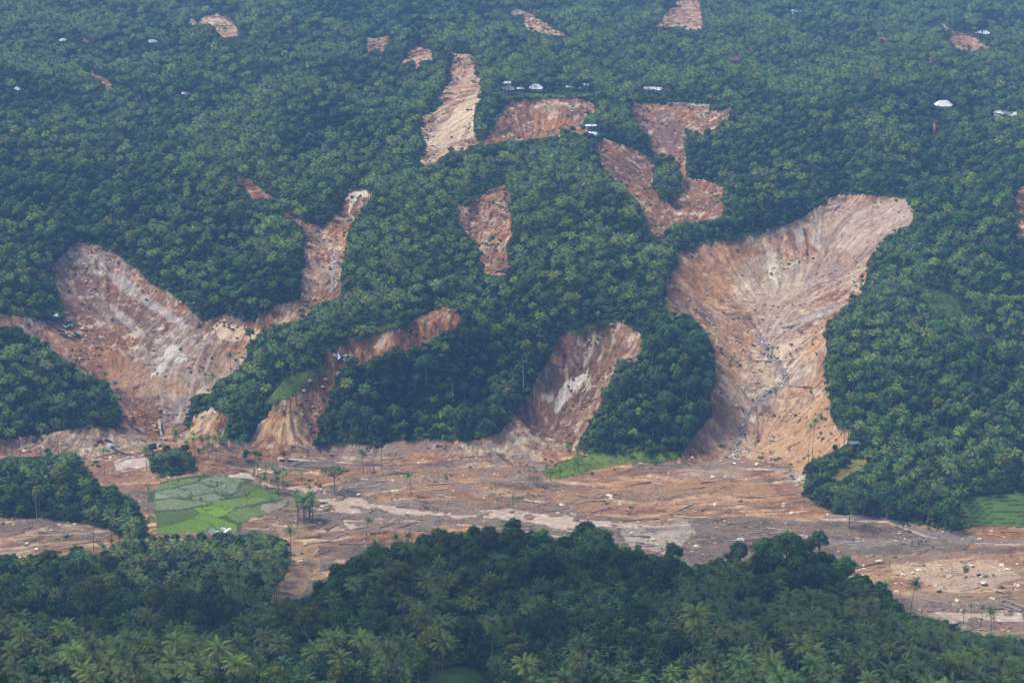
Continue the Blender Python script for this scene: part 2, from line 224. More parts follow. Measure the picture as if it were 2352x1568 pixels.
FIELDS = [  # small rice plots: (outline, colour, flooded)
 ([(345,1180),(400,1172),(440,1168),(455,1176),(440,1190),(395,1205),(345,1215)], (0.087, 0.125, 0.036), 0),
 ([(345,1217),(395,1207),(440,1192),(480,1200),(500,1214),(440,1222),(350,1232)], (0.122, 0.211, 0.021), 0),
 ([(457,1177),(500,1188),(545,1204),(545,1222),(503,1215),(482,1199),(442,1190)], (0.136, 0.230, 0.022), 0),
 ([(442,1167),(490,1160),(540,1165),(520,1180),(500,1187),(458,1176)], (0.157, 0.260, 0.025), 0),
 ([(495,1150),(560,1140),(600,1142),(620,1150),(560,1162),(540,1164),(492,1159)], (0.136, 0.203, 0.045), 0),
 ([(520,1182),(545,1166),(600,1160),(650,1155),(620,1178),(570,1192),(548,1202)], (0.126, 0.182, 0.063), 0),
 ([(563,1138),(590,1118),(640,1135),(655,1147),(623,1149),(602,1141)], (0.101, 0.170, 0.022), 0),
 ([(548,1127),(560,1112),(588,1117),(561,1137),(520,1140)], (0.115, 0.139, 0.067), 0),
 ([(602,1160),(655,1148),(664,1155),(640,1170),(618,1178),(600,1172)], (0.280, 0.238, 0.168), 0),
 ([(350,1150),(385,1145),(440,1150),(490,1156),(440,1165),(380,1172),(350,1172)], (0.168, 0.210, 0.098), 0),
 ([(352,1132),(400,1122),(440,1128),(430,1142),(385,1143),(352,1147)], (0.224, 0.280, 0.182), 1),
 ([(402,1120),(450,1110),(500,1118),(490,1132),(442,1140),(440,1127)], (0.168, 0.238, 0.140), 1),
 ([(442,1142),(492,1134),(520,1142),(492,1154),(445,1149)], (0.140, 0.242, 0.049), 1),
 ([(452,1108),(470,1098),(500,1094),(520,1098),(548,1112),(545,1125),(518,1138),(494,1130),(503,1117)], (0.224, 0.280, 0.210), 1),
 ([(340,1118),(400,1102),(460,1095),(450,1106),(400,1118),(345,1130)], (0.140, 0.210, 0.070), 0),
 ([(500,1092),(540,1092),(560,1102),(557,1110),(546,1108),(522,1097)], (0.196, 0.266, 0.168), 1),
]
TERR = ([(2196,1150),(2230,1140),(2352,1130),(3060,1128),(3060,1208),(2240,1208),(2205,1203)])
WATER = [
 [(520,1092),(560,1082),(600,1104),(660,1112),(700,1116),(760,1120),(792,1130),(830,1142),(870,1162),(840,1165),(822,1160),(838,1190),(838,1204),(800,1213),(788,1192),(762,1162),(720,1142),(690,1128),(600,1112),(550,1098)],
 [(850,1152),(950,1168),(1040,1176),(1100,1172),(1160,1166),(1260,1178),(1330,1189),(1400,1194),(1418,1215),(1412,1250),(1432,1272),(1440,1310),(1380,1310),(1372,1260),(1362,1240),(1330,1226),(1280,1214),(1220,1199),(1150,1192),(1050,1187),(960,1182),(900,1178)],
 [(262,1066),(300,1052),(345,1047),(350,1062),(318,1078),(280,1082)],
 [(1250,1244),(1290,1238),(1335,1240),(1325,1270),(1300,1300),(1270,1275)],
 [(2092,1426),(2150,1402),(2250,1405),(3060,1408),(3060,1428),(2250,1424),(2120,1436)],
]
ISLES = [  # wood standing on the valley floor inside the debris
 [(-700,1040),(30,1050),(80,1050),(150,1040),(190,1060),(222,1110),(300,1140),(335,1190),(340,1240),(290,1243),(250,1213),(170,1200),(100,1188),(-700,1190)],
 [(340,1040),(400,1028),(440,1040),(450,1080),(400,1090),(345,1085)],
 [(1498,425),(1500,385),(1515,358),(1545,362),(1566,400),(1564,440),(1545,470),(1515,455)],
 [(1845,1110),(1870,1082),(1900,1072),(1925,1030),(1945,1025),(1960,1060),(1990,1060),(2010,1100),(1990,1130),(1900,1130)],
]
FG_SIL = [(-700,-60),(3060,-60),(3060,1500),(2352,1490),(2250,1462),(2150,1432),(2100,1425),(2070,1402),(2040,1368),(1990,1325),(1930,1255),(1880,1228),(1830,1230),(1790,1215),(1755,1245),(1740,1290),(1680,1285),(1620,1300),(1560,1290),(1490,1282),(1470,1255),(1440,1275),(1405,1262),(1380,1215),(1345,1210),(1315,1222),(1300,1250),(1270,1250),(1230,1225),(1180,1205),(1130,1213),(1000,1213),(900,1225),(870,1235),(790,1290),(730,1350),(718,1390),(600,1392),(640,1345),(660,1310),(668,1270),(655,1240),(600,1225),(520,1232),(345,1240),(230,1265),(120,1275),(-700,1295)]
CUT = 884.0
# raster of the outlines, 1 unit = 1 picture unit
RW, RH = 3800, 1700; RX0, RY0 = -700, -80
rx, ry = np.meshgrid(np.arange(RW)+RX0+.5, np.arange(RH)+RY0+.5)
soilR = np.zeros((RH, RW), np.int16)
for k, s in enumerate(SOIL): soilR[inpoly(rx, ry, s[0])] = k+1
for p in ISLES: soilR[inpoly(rx, ry, p)] = 0
grassR = np.zeros((RH, RW), np.int16)
for k, s in enumerate(GRASS):
    m = inpoly(rx, ry, s[0]); grassR[m] = k+1; soilR[m] = 0
fieldR = np.zeros((RH, RW), np.int16)
fieldall = inpoly(rx, ry, [(335,1118),(400,1098),(470,1088),(560,1092),(600,1112),(668,1145),(664,1162),(620,1184),(570,1200),(548,1226),(440,1226),(345,1236),(342,1180)])
fieldR[fieldall] = 99
for k, s in enumerate(FIELDS): fieldR[inpoly(rx, ry, s[0])] = k+1
terrR = inpoly(rx, ry, TERR)
soilR[(fieldR > 0) | terrR] = 0
waterR = np.zeros((RH, RW), bool)
for p in WATER: waterR |= inpoly(rx, ry, p)
WLINES = [([(640,1052),(800,1062),(950,1088),(1100,1128),(1250,1152),(1330,1186)], 1.6), ([(700,1165),(900,1192),(1050,1202),(1250,1225),(1380,1244)], 2.0), ([(1400,1200),(1500,1206),(1620,1202),(1720,1182),(1850,1172)], 1.3), ([(1890,1192),(2040,1196),(2090,1218),(2150,1234),(2250,1247),(3060,1255)], 2.2), ([(360,960),(372,1000),(352,1030),(330,1050)], 2.0), ([(800,1120),(900,1135),(1010,1160)], 1.5), ([(1900,1250),(2000,1256),(2120,1246)], 1.2)]
def segdist(px, py, line):
    dd = np.full(px.shape, 1e9)
    for (xa, ya), (xb, yb) in zip(line[:-1], line[1:]):
        vx, vy = xb-xa, yb-ya; t = np.clip(((px-xa)*vx+(py-ya)*vy)/(vx*vx+vy*vy), 0, 1); dd = np.minimum(dd, np.hypot(px-xa-t*vx, py-ya-t*vy))
    return dd
_b = slice(1000, 1360)
for ln_, w_ in WLINES: waterR[_b] |= segdist(rx[_b], ry[_b], ln_) < w_
fgR = inpoly(rx, ry, FG_SIL)
def samp(R, px, py, fill=0):
    i = np.floor(px-RX0).astype(np.int64); j = np.floor(py-RY0).astype(np.int64)
    ok = (i >= 0) & (i < RW) & (j >= 0) & (j < RH)
    r = np.full(px.shape, fill, R.dtype); r[ok] = R[j[ok], i[ok]]; return r
# ---------------------------------------------------------------- terrain mesh
def uniq(*a): return np.unique(np.concatenate(a))
colx = uniq(np.linspace(-7000, -700, 50), np.arange(-700, -150, 6.0), np.arange(-150, 2502.1, 2.2), np.arange(2502, 3060, 6.0), np.linspace(3060, 9300, 50))
rowy = uniq(np.linspace(60, 480, 40), np.arange(480, 880, 2.4), np.arange(880, 1500, 1.25), np.arange(1500, 1860, 1.8), np.arange(1860, 2760, 2.2), np.geomspace(2760, 9000, 40))
CC, RR = np.meshgrid((colx-1176)/F*1.05, rowy)
VX = CC*RR; VY = RR.copy()
Zs = bil(Zg, VX, VY)
far = smooth(2760, 6000, VY); Zs = Zs + far*260
px, py = project(VX, VY, Zs)
wx = fbm(VX, VY, 16, 40, 4)*11; wy = fbm(VX, VY, 16, 50, 4)*5.5
isfar = VY > CUT
sid = np.where(isfar, samp(soilR, px+wx, py+wy), 0)
gid = np.where(isfar, samp(grassR, px+wx*.4, py+wy*.4), 0)
fid = np.where(isfar, samp(fieldR, px+wx*.6, py+wy*.8), 0)
tid = isfar & samp(terrR, px+wx*.3, py+wy*.3, False)
wid = isfar & samp(waterR, px+wx*.8, py+wy*.7, False)
fsoil = inpoly(px+wx, py+wy, FORE_SOIL[0][0]) & ~isfar
fgrass = (inpoly(px+wx, py+wy, [(945,1600),(985,1542),(1040,1528),(1095,1522),(1130,1545),(1150,1600)])) & ~isfar
_fm = (samp(fieldR, *project(GXX, GYY, Zg)) > 0).astype(float)
for _ in range(3): _fm = blur(_fm)
brk = (fid > 0) & (bil(_fm, VX, VY) < .72) & (fbm(VX, VY, 11, 196, 4) > .02); fid = np.where(brk, 0, fid); sid = np.where(brk, len(SOIL), sid)
sid[fid > 0] = 0
# fall-line streaks: average noise along the steepest descent
def lic(X, Y, sc, seed, steps=14, h=3.0):
    acc = 0
    for sgn in (1, -1):
        x = X.copy(); y = Y.copy()
        for k in range(steps):
            gx_ = bil(GZx, x, y); gy_ = bil(GZy, x, y); l = np.hypot(gx_, gy_)+.02
            x = x - sgn*h*gx_/l; y = y - sgn*h*gy_/l
            acc = acc + vnoise(x, y, sc, seed) + .6*vnoise(x, y, sc*.45, seed+1)
    return acc/(2*steps)/1.6
sub = (VX.ravel() > -700) & (VX.ravel() < 760) & (VY.ravel() < 2650) & (VY.ravel() > 880) & (sid.ravel() > 0)
L1 = np.full(VX.size, .5); L2 = L1.copy()
xs, ys = VX.ravel()[sub], VY.ravel()[sub]
a = lic(xs, ys, 2.6, 60, 12, 2.4); L1[sub] = np.clip(.5+(a-a.mean())/a.std()*.25, 0, 1)
L0 = np.full(VX.size, .5); a = lic(xs, ys, 1.7, 68, 6, 1.6); L0[sub] = np.clip(.5+(a-a.mean())/a.std()*.25, 0, 1); L0 = L0.reshape(VX.shape)
a = lic(xs, ys, 7.5, 64, 12, 4.0); L2[sub] = np.clip(.5+(a-a.mean())/a.std()*.25, 0, 1)
L1 = L1.reshape(VX.shape); L2 = L2.reshape(VX.shape)
slope = np.hypot(bil(GZx, VX, VY), bil(GZy, VX, VY))
steep = smooth(.13, .30, slope)
soil = (sid > 0)
wid &= ~((fbm((VX+.35*VY)/3, VY, 8, 181, 4) > .22) | (fbm(VX, VY, 9, 186, 3) > .42))
flat = (fid > 0) | tid | wid
# relief
_gz = np.zeros_like(Zg); _px, _py = project(GXX, GYY, Zg); sg = ((samp(soilR, _px, _py) > 0) & (GYY > CUT)).astype(float)
for _ in range(9): sg = blur(sg)
def gl_lic(sc, seed, steps, h):
    acc = 0
    for sgn in (1, -1):
        x = GXX.copy(); y = GYY.copy()
        for k_ in range(steps):
            a_ = bil(GZx, x, y); b_ = bil(GZy, x, y); l_ = np.hypot(a_, b_)+.03
            x = x-sgn*h*a_/l_; y = y-sgn*h*b_/l_; acc = acc+vnoise(x, y, sc, seed)
    acc = acc/(2*steps); return np.clip(.5+(acc-acc.mean())/acc.std()*.22, 0, 1)
gul = smooth(.50, .12, gl_lic(42, 260, 22, 6.0))*24 + smooth(.50, .15, gl_lic(22, 262, 14, 4.0))*8
gul = gul*(1-smooth(.01, .12, sg))*smooth(1.5, 12, Zg)*np.where(GYY < CUT, .45, 1)
gul = blur(blur(gul))
for hx_, hy_ in [(1231,208),(1170,206),(1344,206),(1310,206),(1490,214),(1512,212),(1357,294),(1362,316),(2166,250),(2305,268),(2257,84),(2030,99),(350,104),(146,100),(42,216),(426,224),(1829,34),(1962,1026),(2143,146),(1686,145)]:
    gul *= smooth(.6, 1.4, np.hypot((_px-hx_)/34, (_py-hy_)/14))
gul *= 1-.9*smooth(1.6, .8, np.hypot((_px-1260)/130, (_py-212)/12))
near = 1-.85*smooth(.02, .22, bil(sg, VX, VY))
rel = fbm(VX, VY, 95, 80, 4)*(12.0+8*smooth(1400, 1800, VY))*np.maximum(steep, smooth(1600, 1800, VY))*(~soil)*near + fbm(VX, VY, 26, 84, 3)*1.6*(~flat)*(~soil)
rel = rel - bil(gul, VX, VY)*(~soil)
rel = np.where(fid > 0, np.where(fid == 99, .25, 0.0)+fbm(VX, VY, 5, 191, 2)*.12, rel)
rel += np.where(soil, steep*((L2-.5)*2.6 + (L1-.5)*2.2 + (L0-.5)*1.0 + fbm(VX, VY, 8, 88, 4)*1.8), 0)
hum = (ridged((VX+.35*VY)/2.4, VY-.12*VX, 13, 92, 4)-.55)*2.6 + fbm(VX, VY, 4, 97, 2)*.45
rel += np.where(soil & ~wid, (1-steep)*hum, 0)
# scarp: cut slopes lie a little below the turf around them
sb = soil.astype(float)
for _ in range(3): sb = (sb + np.roll(sb, 1, 0)+np.roll(sb, -1, 0)+np.roll(sb, 1, 1)+np.roll(sb, -1, 1))/5
rel -= sb*2.4*steep
rel = np.where(wid, -.9, rel)
# terraces on the right: stepped
zt = Zs + fbm(VX, VY, 30, 99, 2)*1.2
VZ = Zs + rel
tz = np.floor(zt/1.1)*1.1; VZ = np.where(tid, tz + smooth(.8, 1.1, zt-tz)*1.1, VZ)
TREL = VZ - Zs
# colour of the ground
def mixc(c, m, col): 
    col = np.asarray(col, float); m = m[..., None]; return c*(1-m)+col*m
nA = fbm(VX, VY, 30, 110, 4)*.5+.5; nB = fbm(VX, VY, 6, 120, 4)*.5+.5; nC = fbm(VX, VY, 2.2, 130, 2)*.5+.5
col = np.zeros(VX.shape+(3,)) + np.array((.022, .036, .012))
col = mixc(col, smooth(.45, .75, nA)*.6, (.04, .07, .02))
steep_t = steep; steep = np.where((sid > 0) & (sid < len(SOIL)), np.maximum(steep, .85), steep)
pal = np.array([(0, 0, 0)]+[s[1] for s in SOIL], float); pal2 = np.array([(0, 0, 0)]+[s[2] for s in SOIL], float); am = np.array([0]+[s[3] for s in SOIL])
sc_ = pal[sid]; s2 = pal2[sid]; k = am[sid]
st = np.clip(smooth(.50, .80, L1)*.55 + smooth(.52, .85, L2)*.6, 0, 1)
wv = fbm(VX, VY, 60, 135, 3)*14; FX, FY = (VX+.35*VY)/3.6, VY-.12*VX+wv      # mud moved along the valley: drawn-out bands
nF = fbm(FX, FY, 9, 137, 5)*.5+.5; nG = fbm(FX, FY, 3.2, 145, 3)*.5+.5; nH = fbm(FX, FY, 26, 151, 4)*.5+.5
fl = np.clip(smooth(.50, .66, nF)*.9, 0, 1)
st = np.clip(st*.75 + smooth(.5, .8, L0)*.5, 0, 1)
m = (k*(st*steep + fl*(1-steep)))[..., None]
sc_ = sc_*(1-m) + s2*m
sc_ = mixc(sc_, smooth(.50, .20, L2)*steep*.5, (.15, .07, .042)); sc_ = mixc(sc_, smooth(.40, .15, L0)*steep*.55, (.13, .068, .042))
sc_ = mixc(sc_, smooth(.54, .70, nA)*.6, OCH)
nD = fbm(VX, VY, 48, 161, 4)*.5+.5; sc_ = mixc(sc_, smooth(.56, .70, nD)*.4*steep, (.52, .42, .34)); sc_ = mixc(sc_, smooth(.46, .34, nD)*.5*steep, (.22, .10, .055))
nE = fbm(VX, VY, 3.2, 171, 3)*.5+.5; sc_ = mixc(sc_, smooth(.62, .75, nE)*.55*steep, (.12, .075, .045)); sc_ = mixc(sc_, smooth(.36, .26, nE)*.45*steep, (.60, .50, .40))
fx = 1-steep
sc_ = mixc(sc_, smooth(.60, .70, nG)*.6*fx*smooth(.40, .60, nF), CRM)
sc_ = mixc(sc_, smooth(.46, .34, nG)*.55*fx, (.11, .062, .042))
sc_ = mixc(sc_, smooth(.51, .57, nH)*.75*fx, (.185, .145, .12))
sc_ = mixc(sc_, smooth(.46, .36, nH)*.45*fx, (.33, .165, .08))
sc_ = mixc(sc_, smooth(.62, .8, fbm(VX, VY, 7, 158, 4)*.5+.5)*.6*steep, (.60, .50, .40))
sc_ *= (0.66+.36*nC)[..., None]; sc_ *= np.array((1.12, 1.07, .98)); _m = np.array((.30, .19, .12)); sc_ = np.clip(_m*(np.maximum(sc_, .01)/_m)**1.35, 0, .85); _l = sc_.mean(-1, keepdims=True); sc_ = _l+(sc_-_l)*.93
col = np.where(soil[..., None], sc_, col)
for poly, _, a_, c_ in PATCH:
    m = inpoly(px+wx*1.3, py+wy*1.6, poly) & soil
    mm = m*a_*np.clip(.35+.9*np.where(steep > .5, L1, nB), 0, 1)*1.1
    col = mixc(col, np.clip(mm, 0, 1), c_)
for line, w_, c_, a_ in LINES:
    dd = segdist(px+wx*.6, py+wy*.8, line)
    col = mixc(col, (1-smooth(w_*.6, w_*1.1, dd))*a_*soil, c_)
gp = np.array([(0, 0, 0)]+[s[1] for s in GRASS], float)
col = np.where((gid > 0)[..., None], gp[gid]*(.25+.8*nB+.7*nC)[..., None], col)
fp = np.zeros((100, 3)); fp[99] = (.06, .09, .03)
for k_, s in enumerate(FIELDS): fp[k_+1] = s[1]
col = np.where((fid > 0)[..., None], fp[fid]*(.82+.36*nB)[..., None], col)
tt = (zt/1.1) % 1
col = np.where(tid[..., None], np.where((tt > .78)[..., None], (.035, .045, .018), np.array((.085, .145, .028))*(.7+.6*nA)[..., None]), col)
col = np.where(fsoil[..., None], np.array((.27, .11, .055))*(.6+.8*nB)[..., None], col)
col = np.where(fgrass[..., None], np.array((.055, .12, .02))*(.6+.8*nB)[..., None], col)
col = np.where(wid[..., None], (.17, .12, .09), col)
# beds of track and road on the plateau
for line, w_ in (([(1500,228),(1545,234),(1575,236),(1640,242),(1690,247)], 2.2), (T(2, 0, [(2265,840),(2300,870),(2322,918)]), 3.0), (T(2, 0, [(1640,738),(1700,742),(1860,745)]), 1.5), (T(2, 0, [(1740,120),(1800,150),(1830,200)]), 2.0)):
    dd = segdist(px, py, line); col = mixc(col, (1-smooth(w_*.7, w_*1.2, dd))*(isfar), (.36, .34, .32))

def grid_mesh(name, V, keep=None):
    nr, nc = V.shape[:2]; idx = np.arange(nr*nc).reshape(nr, nc)
    q = np.stack([idx[:-1, :-1], idx[:-1, 1:], idx[1:, 1:], idx[1:, :-1]], -1).reshape(-1, 4)
    v = V.reshape(-1, 3)
    if keep is not None:
        kk = keep.reshape(-1); q = q[kk[q].all(1)]
        used = np.unique(q); remap = np.full(len(v), -1); remap[used] = np.arange(len(used)); q = remap[q]; v = v[used]
    else: used = None
    return raw_mesh(name, v, q), used
def raw_mesh(name, v, q, smooth_=True, mats=None):
    me = bpy.data.meshes.new(name); nv, nf = len(v), len(q); k = q.shape[1]
    me.vertices.add(nv); me.vertices.foreach_set('co', np.ascontiguousarray(v, np.float32).ravel())
    me.loops.add(nf*k); me.loops.foreach_set('vertex_index', np.ascontiguousarray(q, np.int32).ravel())
    me.polygons.add(nf); me.polygons.foreach_set('loop_start', np.arange(nf, dtype=np.int32)*k)
    me.polygons.foreach_set('use_smooth', np.full(nf, smooth_))
    me.update(calc_edges=True); return me
def set_col(me, name, c):
    at = me.color_attributes.new(name, 'FLOAT_COLOR', 'POINT')
    a = np.ones((len(me.vertices), 4), np.float32); a[:, :3] = c; at.data.foreach_set('color', a.ravel())
# materials ---------------------------------------------------------------------------------
def mat(name, rough=.8, spec=.2):
    m = bpy.data.materials.new(name); m.use_nodes = True; b = m.node_tree.nodes['Principled BSDF']
    b.inputs['Roughness'].default_value = rough; b.inputs['Specular IOR Level'].default_value = spec
    return m, m.node_tree, b
def N(nt, t, **kw):
    n_ = nt.nodes.new(t)
    for a, v in kw.items(): setattr(n_, a, v)
    return n_
def noise(nt, scale, detail=4, coord='Object', rough=.6):
    tc = N(nt, 'ShaderNodeTexCoord'); no = N(nt, 'ShaderNodeTexNoise'); no.inputs['Scale'].default_value = scale
    no.inputs['Detail'].default_value = detail; no.inputs['Roughness'].default_value = rough
    nt.links.new(tc.outputs[coord], no.inputs['Vector']); return no
def ramp(nt, src, stops):
    r = N(nt, 'ShaderNodeValToRGB'); e = r.color_ramp.elements
    while len(e) < len(stops): e.new(.5)
    for el, (p, c) in zip(e, stops): el.position = p; el.color = tuple(c)+(1,) if len(c) == 3 else c
    nt.links.new(src, r.inputs[0]); return r
def mul(nt, a, b):
    m = N(nt, 'ShaderNodeMix', data_type='RGBA', blend_type='MULTIPLY'); m.inputs[0].default_value = 1
    nt.links.new(a, m.inputs[6])
    if hasattr(b, 'default_value'): nt.links.new(b, m.inputs[7])
    else: m.inputs[7].default_value = tuple(b)+(1,)
    return m.outputs[2]
M_ground, g_nt, g_b = mat('ground_soil', .95, .1)
ca = N(g_nt, 'ShaderNodeVertexColor', layer_name='ground')
nz = noise(g_nt, .9, 6, rough=.7); rp = ramp(g_nt, nz.outputs[0], [(.3, (.55, .55, .55)), (.5, (1, 1, 1)), (.72, (1.35, 1.35, 1.35))])
g_nt.links.new(mul(g_nt, ca.outputs[0], rp.outputs[0]), g_b.inputs['Base Color'])
nz2 = noise(g_nt, .6, 6, rough=.75); bp = N(g_nt, 'ShaderNodeBump'); bp.inputs['Strength'].default_value = 1; bp.inputs['Distance'].default_value = 2.4
g_nt.links.new(nz2.outputs[0], bp.inputs['Height']); g_nt.links.new(bp.outputs[0], g_b.inputs['Normal'])
M_water, w_nt, w_b = mat('muddy_water', .18, .5)
wn = noise(w_nt, .25, 5); wr = ramp(w_nt, wn.outputs[0], [(.35, (.30, .22, .16)), (.58, (.38, .29, .22)), (.72, (.62, .56, .50))])
w_nt.links.new(wr.outputs[0], w_b.inputs['Base Color'])
wn2 = noise(w_nt, 1.2, 4); wb = N(w_nt, 'ShaderNodeBump'); wb.inputs['Strength'].default_value = .5; wb.inputs['Distance'].default_value = .25
w_nt.links.new(wn2.outputs[0], wb.inputs['Height']); w_nt.links.new(wb.outputs[0], w_b.inputs['Normal'])
M_pw, p_nt, p_b = mat('paddy_water', .12, .5)
pn = noise(p_nt, .5, 5); pr = ramp(p_nt, pn.outputs[0], [(.4, (.15, .17, .13)), (.62, (.09, .14, .05))])
p_nt.links.new(pr.outputs[0], p_b.inputs['Base Color'])

def link(o, parent=None):
    S.collection.objects.link(o); o.parent = parent; return o
def mk(name, me, m=None, parent=None, **props):
    o = bpy.data.objects.new(name, me); link(o, parent)
    if m is not None: me.materials.clear(); me.materials.append(m)
    for k_, v in props.items(): o[k_] = v
    return o
V3 = np.stack([VX, VY, VZ], -1)
me, _ = grid_mesh('terrain', V3); set_col(me, 'ground', col.reshape(-1, 3))
terrain = mk('terrain', me, M_ground, kind='structure', label='valley floor of brown debris below scarred green hillsides')
# water sheets
def dil(m, n_=1):
    for _ in range(n_): m = m | np.roll(m, 1, 0) | np.roll(m, -1, 0) | np.roll(m, 1, 1) | np.roll(m, -1, 1)
    return m
WZ = Zs - .35
me, used = grid_mesh('river', np.stack([VX, VY, WZ], -1), dil(wid, 1))
mk('river', me, M_water, kind='structure', label='muddy brown river winding through the debris')
flooded = np.isin(fid, [k_+1 for k_, s in enumerate(FIELDS) if s[2]])
me, used = grid_mesh('flooded_field', np.stack([VX, VY, VZ+.12], -1), flooded & (fbm(VX, VY, 5, 170, 3) > -.45))
mk('flooded_field', me, M_pw, kind='structure', label='flooded rice plots mirroring the pale sky')
def ground_z(x, y):
    x = np.asarray(x, float); y = np.asarray(y, float)
    r = np.interp(y, rowy, np.arange(len(rowy))); c = np.interp(((x/y)*F/1.05+1176), colx, np.arange(len(colx)))
    i = np.clip(r.astype(int), 0, len(rowy)-2); j = np.clip(c.astype(int), 0, len(colx)-2); a = r-i; b = c-j
    return (VZ[i, j]*(1-a)+VZ[i+1, j]*a)*(1-b)+(VZ[i, j+1]*(1-a)+VZ[i+1, j+1]*a)*b
print('TERRAIN verts', VX.size)
# ---------------------------------------------------------------- plants
def leaf_mat(name, sat=1.0, spread=.35, warm=.25, rough=.55, spec=.25):
    m, nt_, b = mat(name, rough, spec)
    vc = N(nt_, 'ShaderNodeVertexColor', layer_name='leaf'); oi = N(nt_, 'ShaderNodeObjectInfo')
    r = ramp(nt_, oi.outputs['Random'], [(0, (.42, .46, .5)), (.22, (.8, .8, .75)), (.45, (.75, 1.05, .95)), (.62, (1.0, 1.0, .8)), (.8, (1.25+warm, 1.22, .8)), (.93, (1.3+warm, 1.5, .9)), (1, (1.5+warm, 1.6, .9))])
    nt_.links.new(mul(nt_, vc.outputs[0], r.outputs[0]), b.inputs['Base Color'])
    tr = N(nt_, 'ShaderNodeBsdfTranslucent'); mx = N(nt_, 'ShaderNodeMixShader'); mx.inputs[0].default_value = .22
    nt_.links.new(b.inputs['Base Color'].links[0].from_socket, tr.inputs[0]); out = nt_.nodes['Material Output']
    nt_.links.new(b.outputs[0], mx.inputs[1]); nt_.links.new(tr.outputs[0], mx.inputs[2]); nt_.links.new(mx.outputs[0], out.inputs[0])
    return m
M_palm = leaf_mat('palm_leaf', spread=.25, warm=.18, rough=.5, spec=.25)
M_leaf = leaf_mat('tree_leaf', spread=.38, warm=.12, rough=.6, spec=.25)
M_bark, b_nt, b_b = mat('bark', .9, .1); bn = noise(b_nt, 3, 3); br = ramp(b_nt, bn.outputs[0], [(.35, (.085, .075, .06)), (.65, (.20, .18, .155))]); b_nt.links.new(br.outputs[0], b_b.inputs['Base Color'])
M_log, l_nt, l_b = mat('log_wood', .9, .1); ln = noise(l_nt, 2, 3); oi = N(l_nt, 'ShaderNodeObjectInfo')
lr = ramp(l_nt, oi.outputs['Random'], [(0, (.10, .06, .045)), (.4, (.20, .13, .095)), (.6, (.33, .26, .21)), (1, (.55, .49, .42))]); lr2 = ramp(l_nt, ln.outputs[0], [(.3, (.7, .7, .7)), (.7, (1.2, 1.2, 1.2))])
l_nt.links.new(mul(l_nt, lr.outputs[0], lr2.outputs[0]), l_b.inputs['Base Color'])
class Tri:
    def __init__(s): s.v = []; s.f = []; s.c = []; s.n = 0
    def add(s, v, f, c):
        v = np.asarray(v, float).reshape(-1, 3); f = np.asarray(f, int); s.v.append(v); s.f.append(f+s.n)
        c = np.asarray(c, float); s.c.append(np.broadcast_to(c, (len(v), 3))); s.n += len(v)
    def mesh(s, name, m, attr='leaf', smooth_=False):
        me = raw_mesh(name, np.concatenate(s.v), np.concatenate(s.f), smooth_); set_col(me, attr, np.concatenate(s.c)); me.materials.append(m); return me
def tube(t, pts, rad, sides, c=(.3, .3, .3)):
    pts = np.asarray(pts, float); n_ = len(pts); ring = []
    for i in range(n_):
        d_ = pts[min(i+1, n_-1)]-pts[max(i-1, 0)]; d_ = d_/np.linalg.norm(d_)
        a = np.cross(d_, [0.3, 1, .2]); a /= np.linalg.norm(a); b = np.cross(d_, a)
        for k in range(sides):
            w = 2*math.pi*k/sides; ring.append(pts[i]+rad[i]*(a*math.cos(w)+b*math.sin(w)))
    f = []
    for i in range(n_-1):
        for k in range(sides):
            p, q = i*sides+k, i*sides+(k+1) % sides; f += [(p, q, q+sides), (p, q+sides, p+sides)]
    e = (n_-1)*sides
    for k in range(1, sides-1): f.append((e, e+k, e+k+1))
    t.add(ring, f, c)
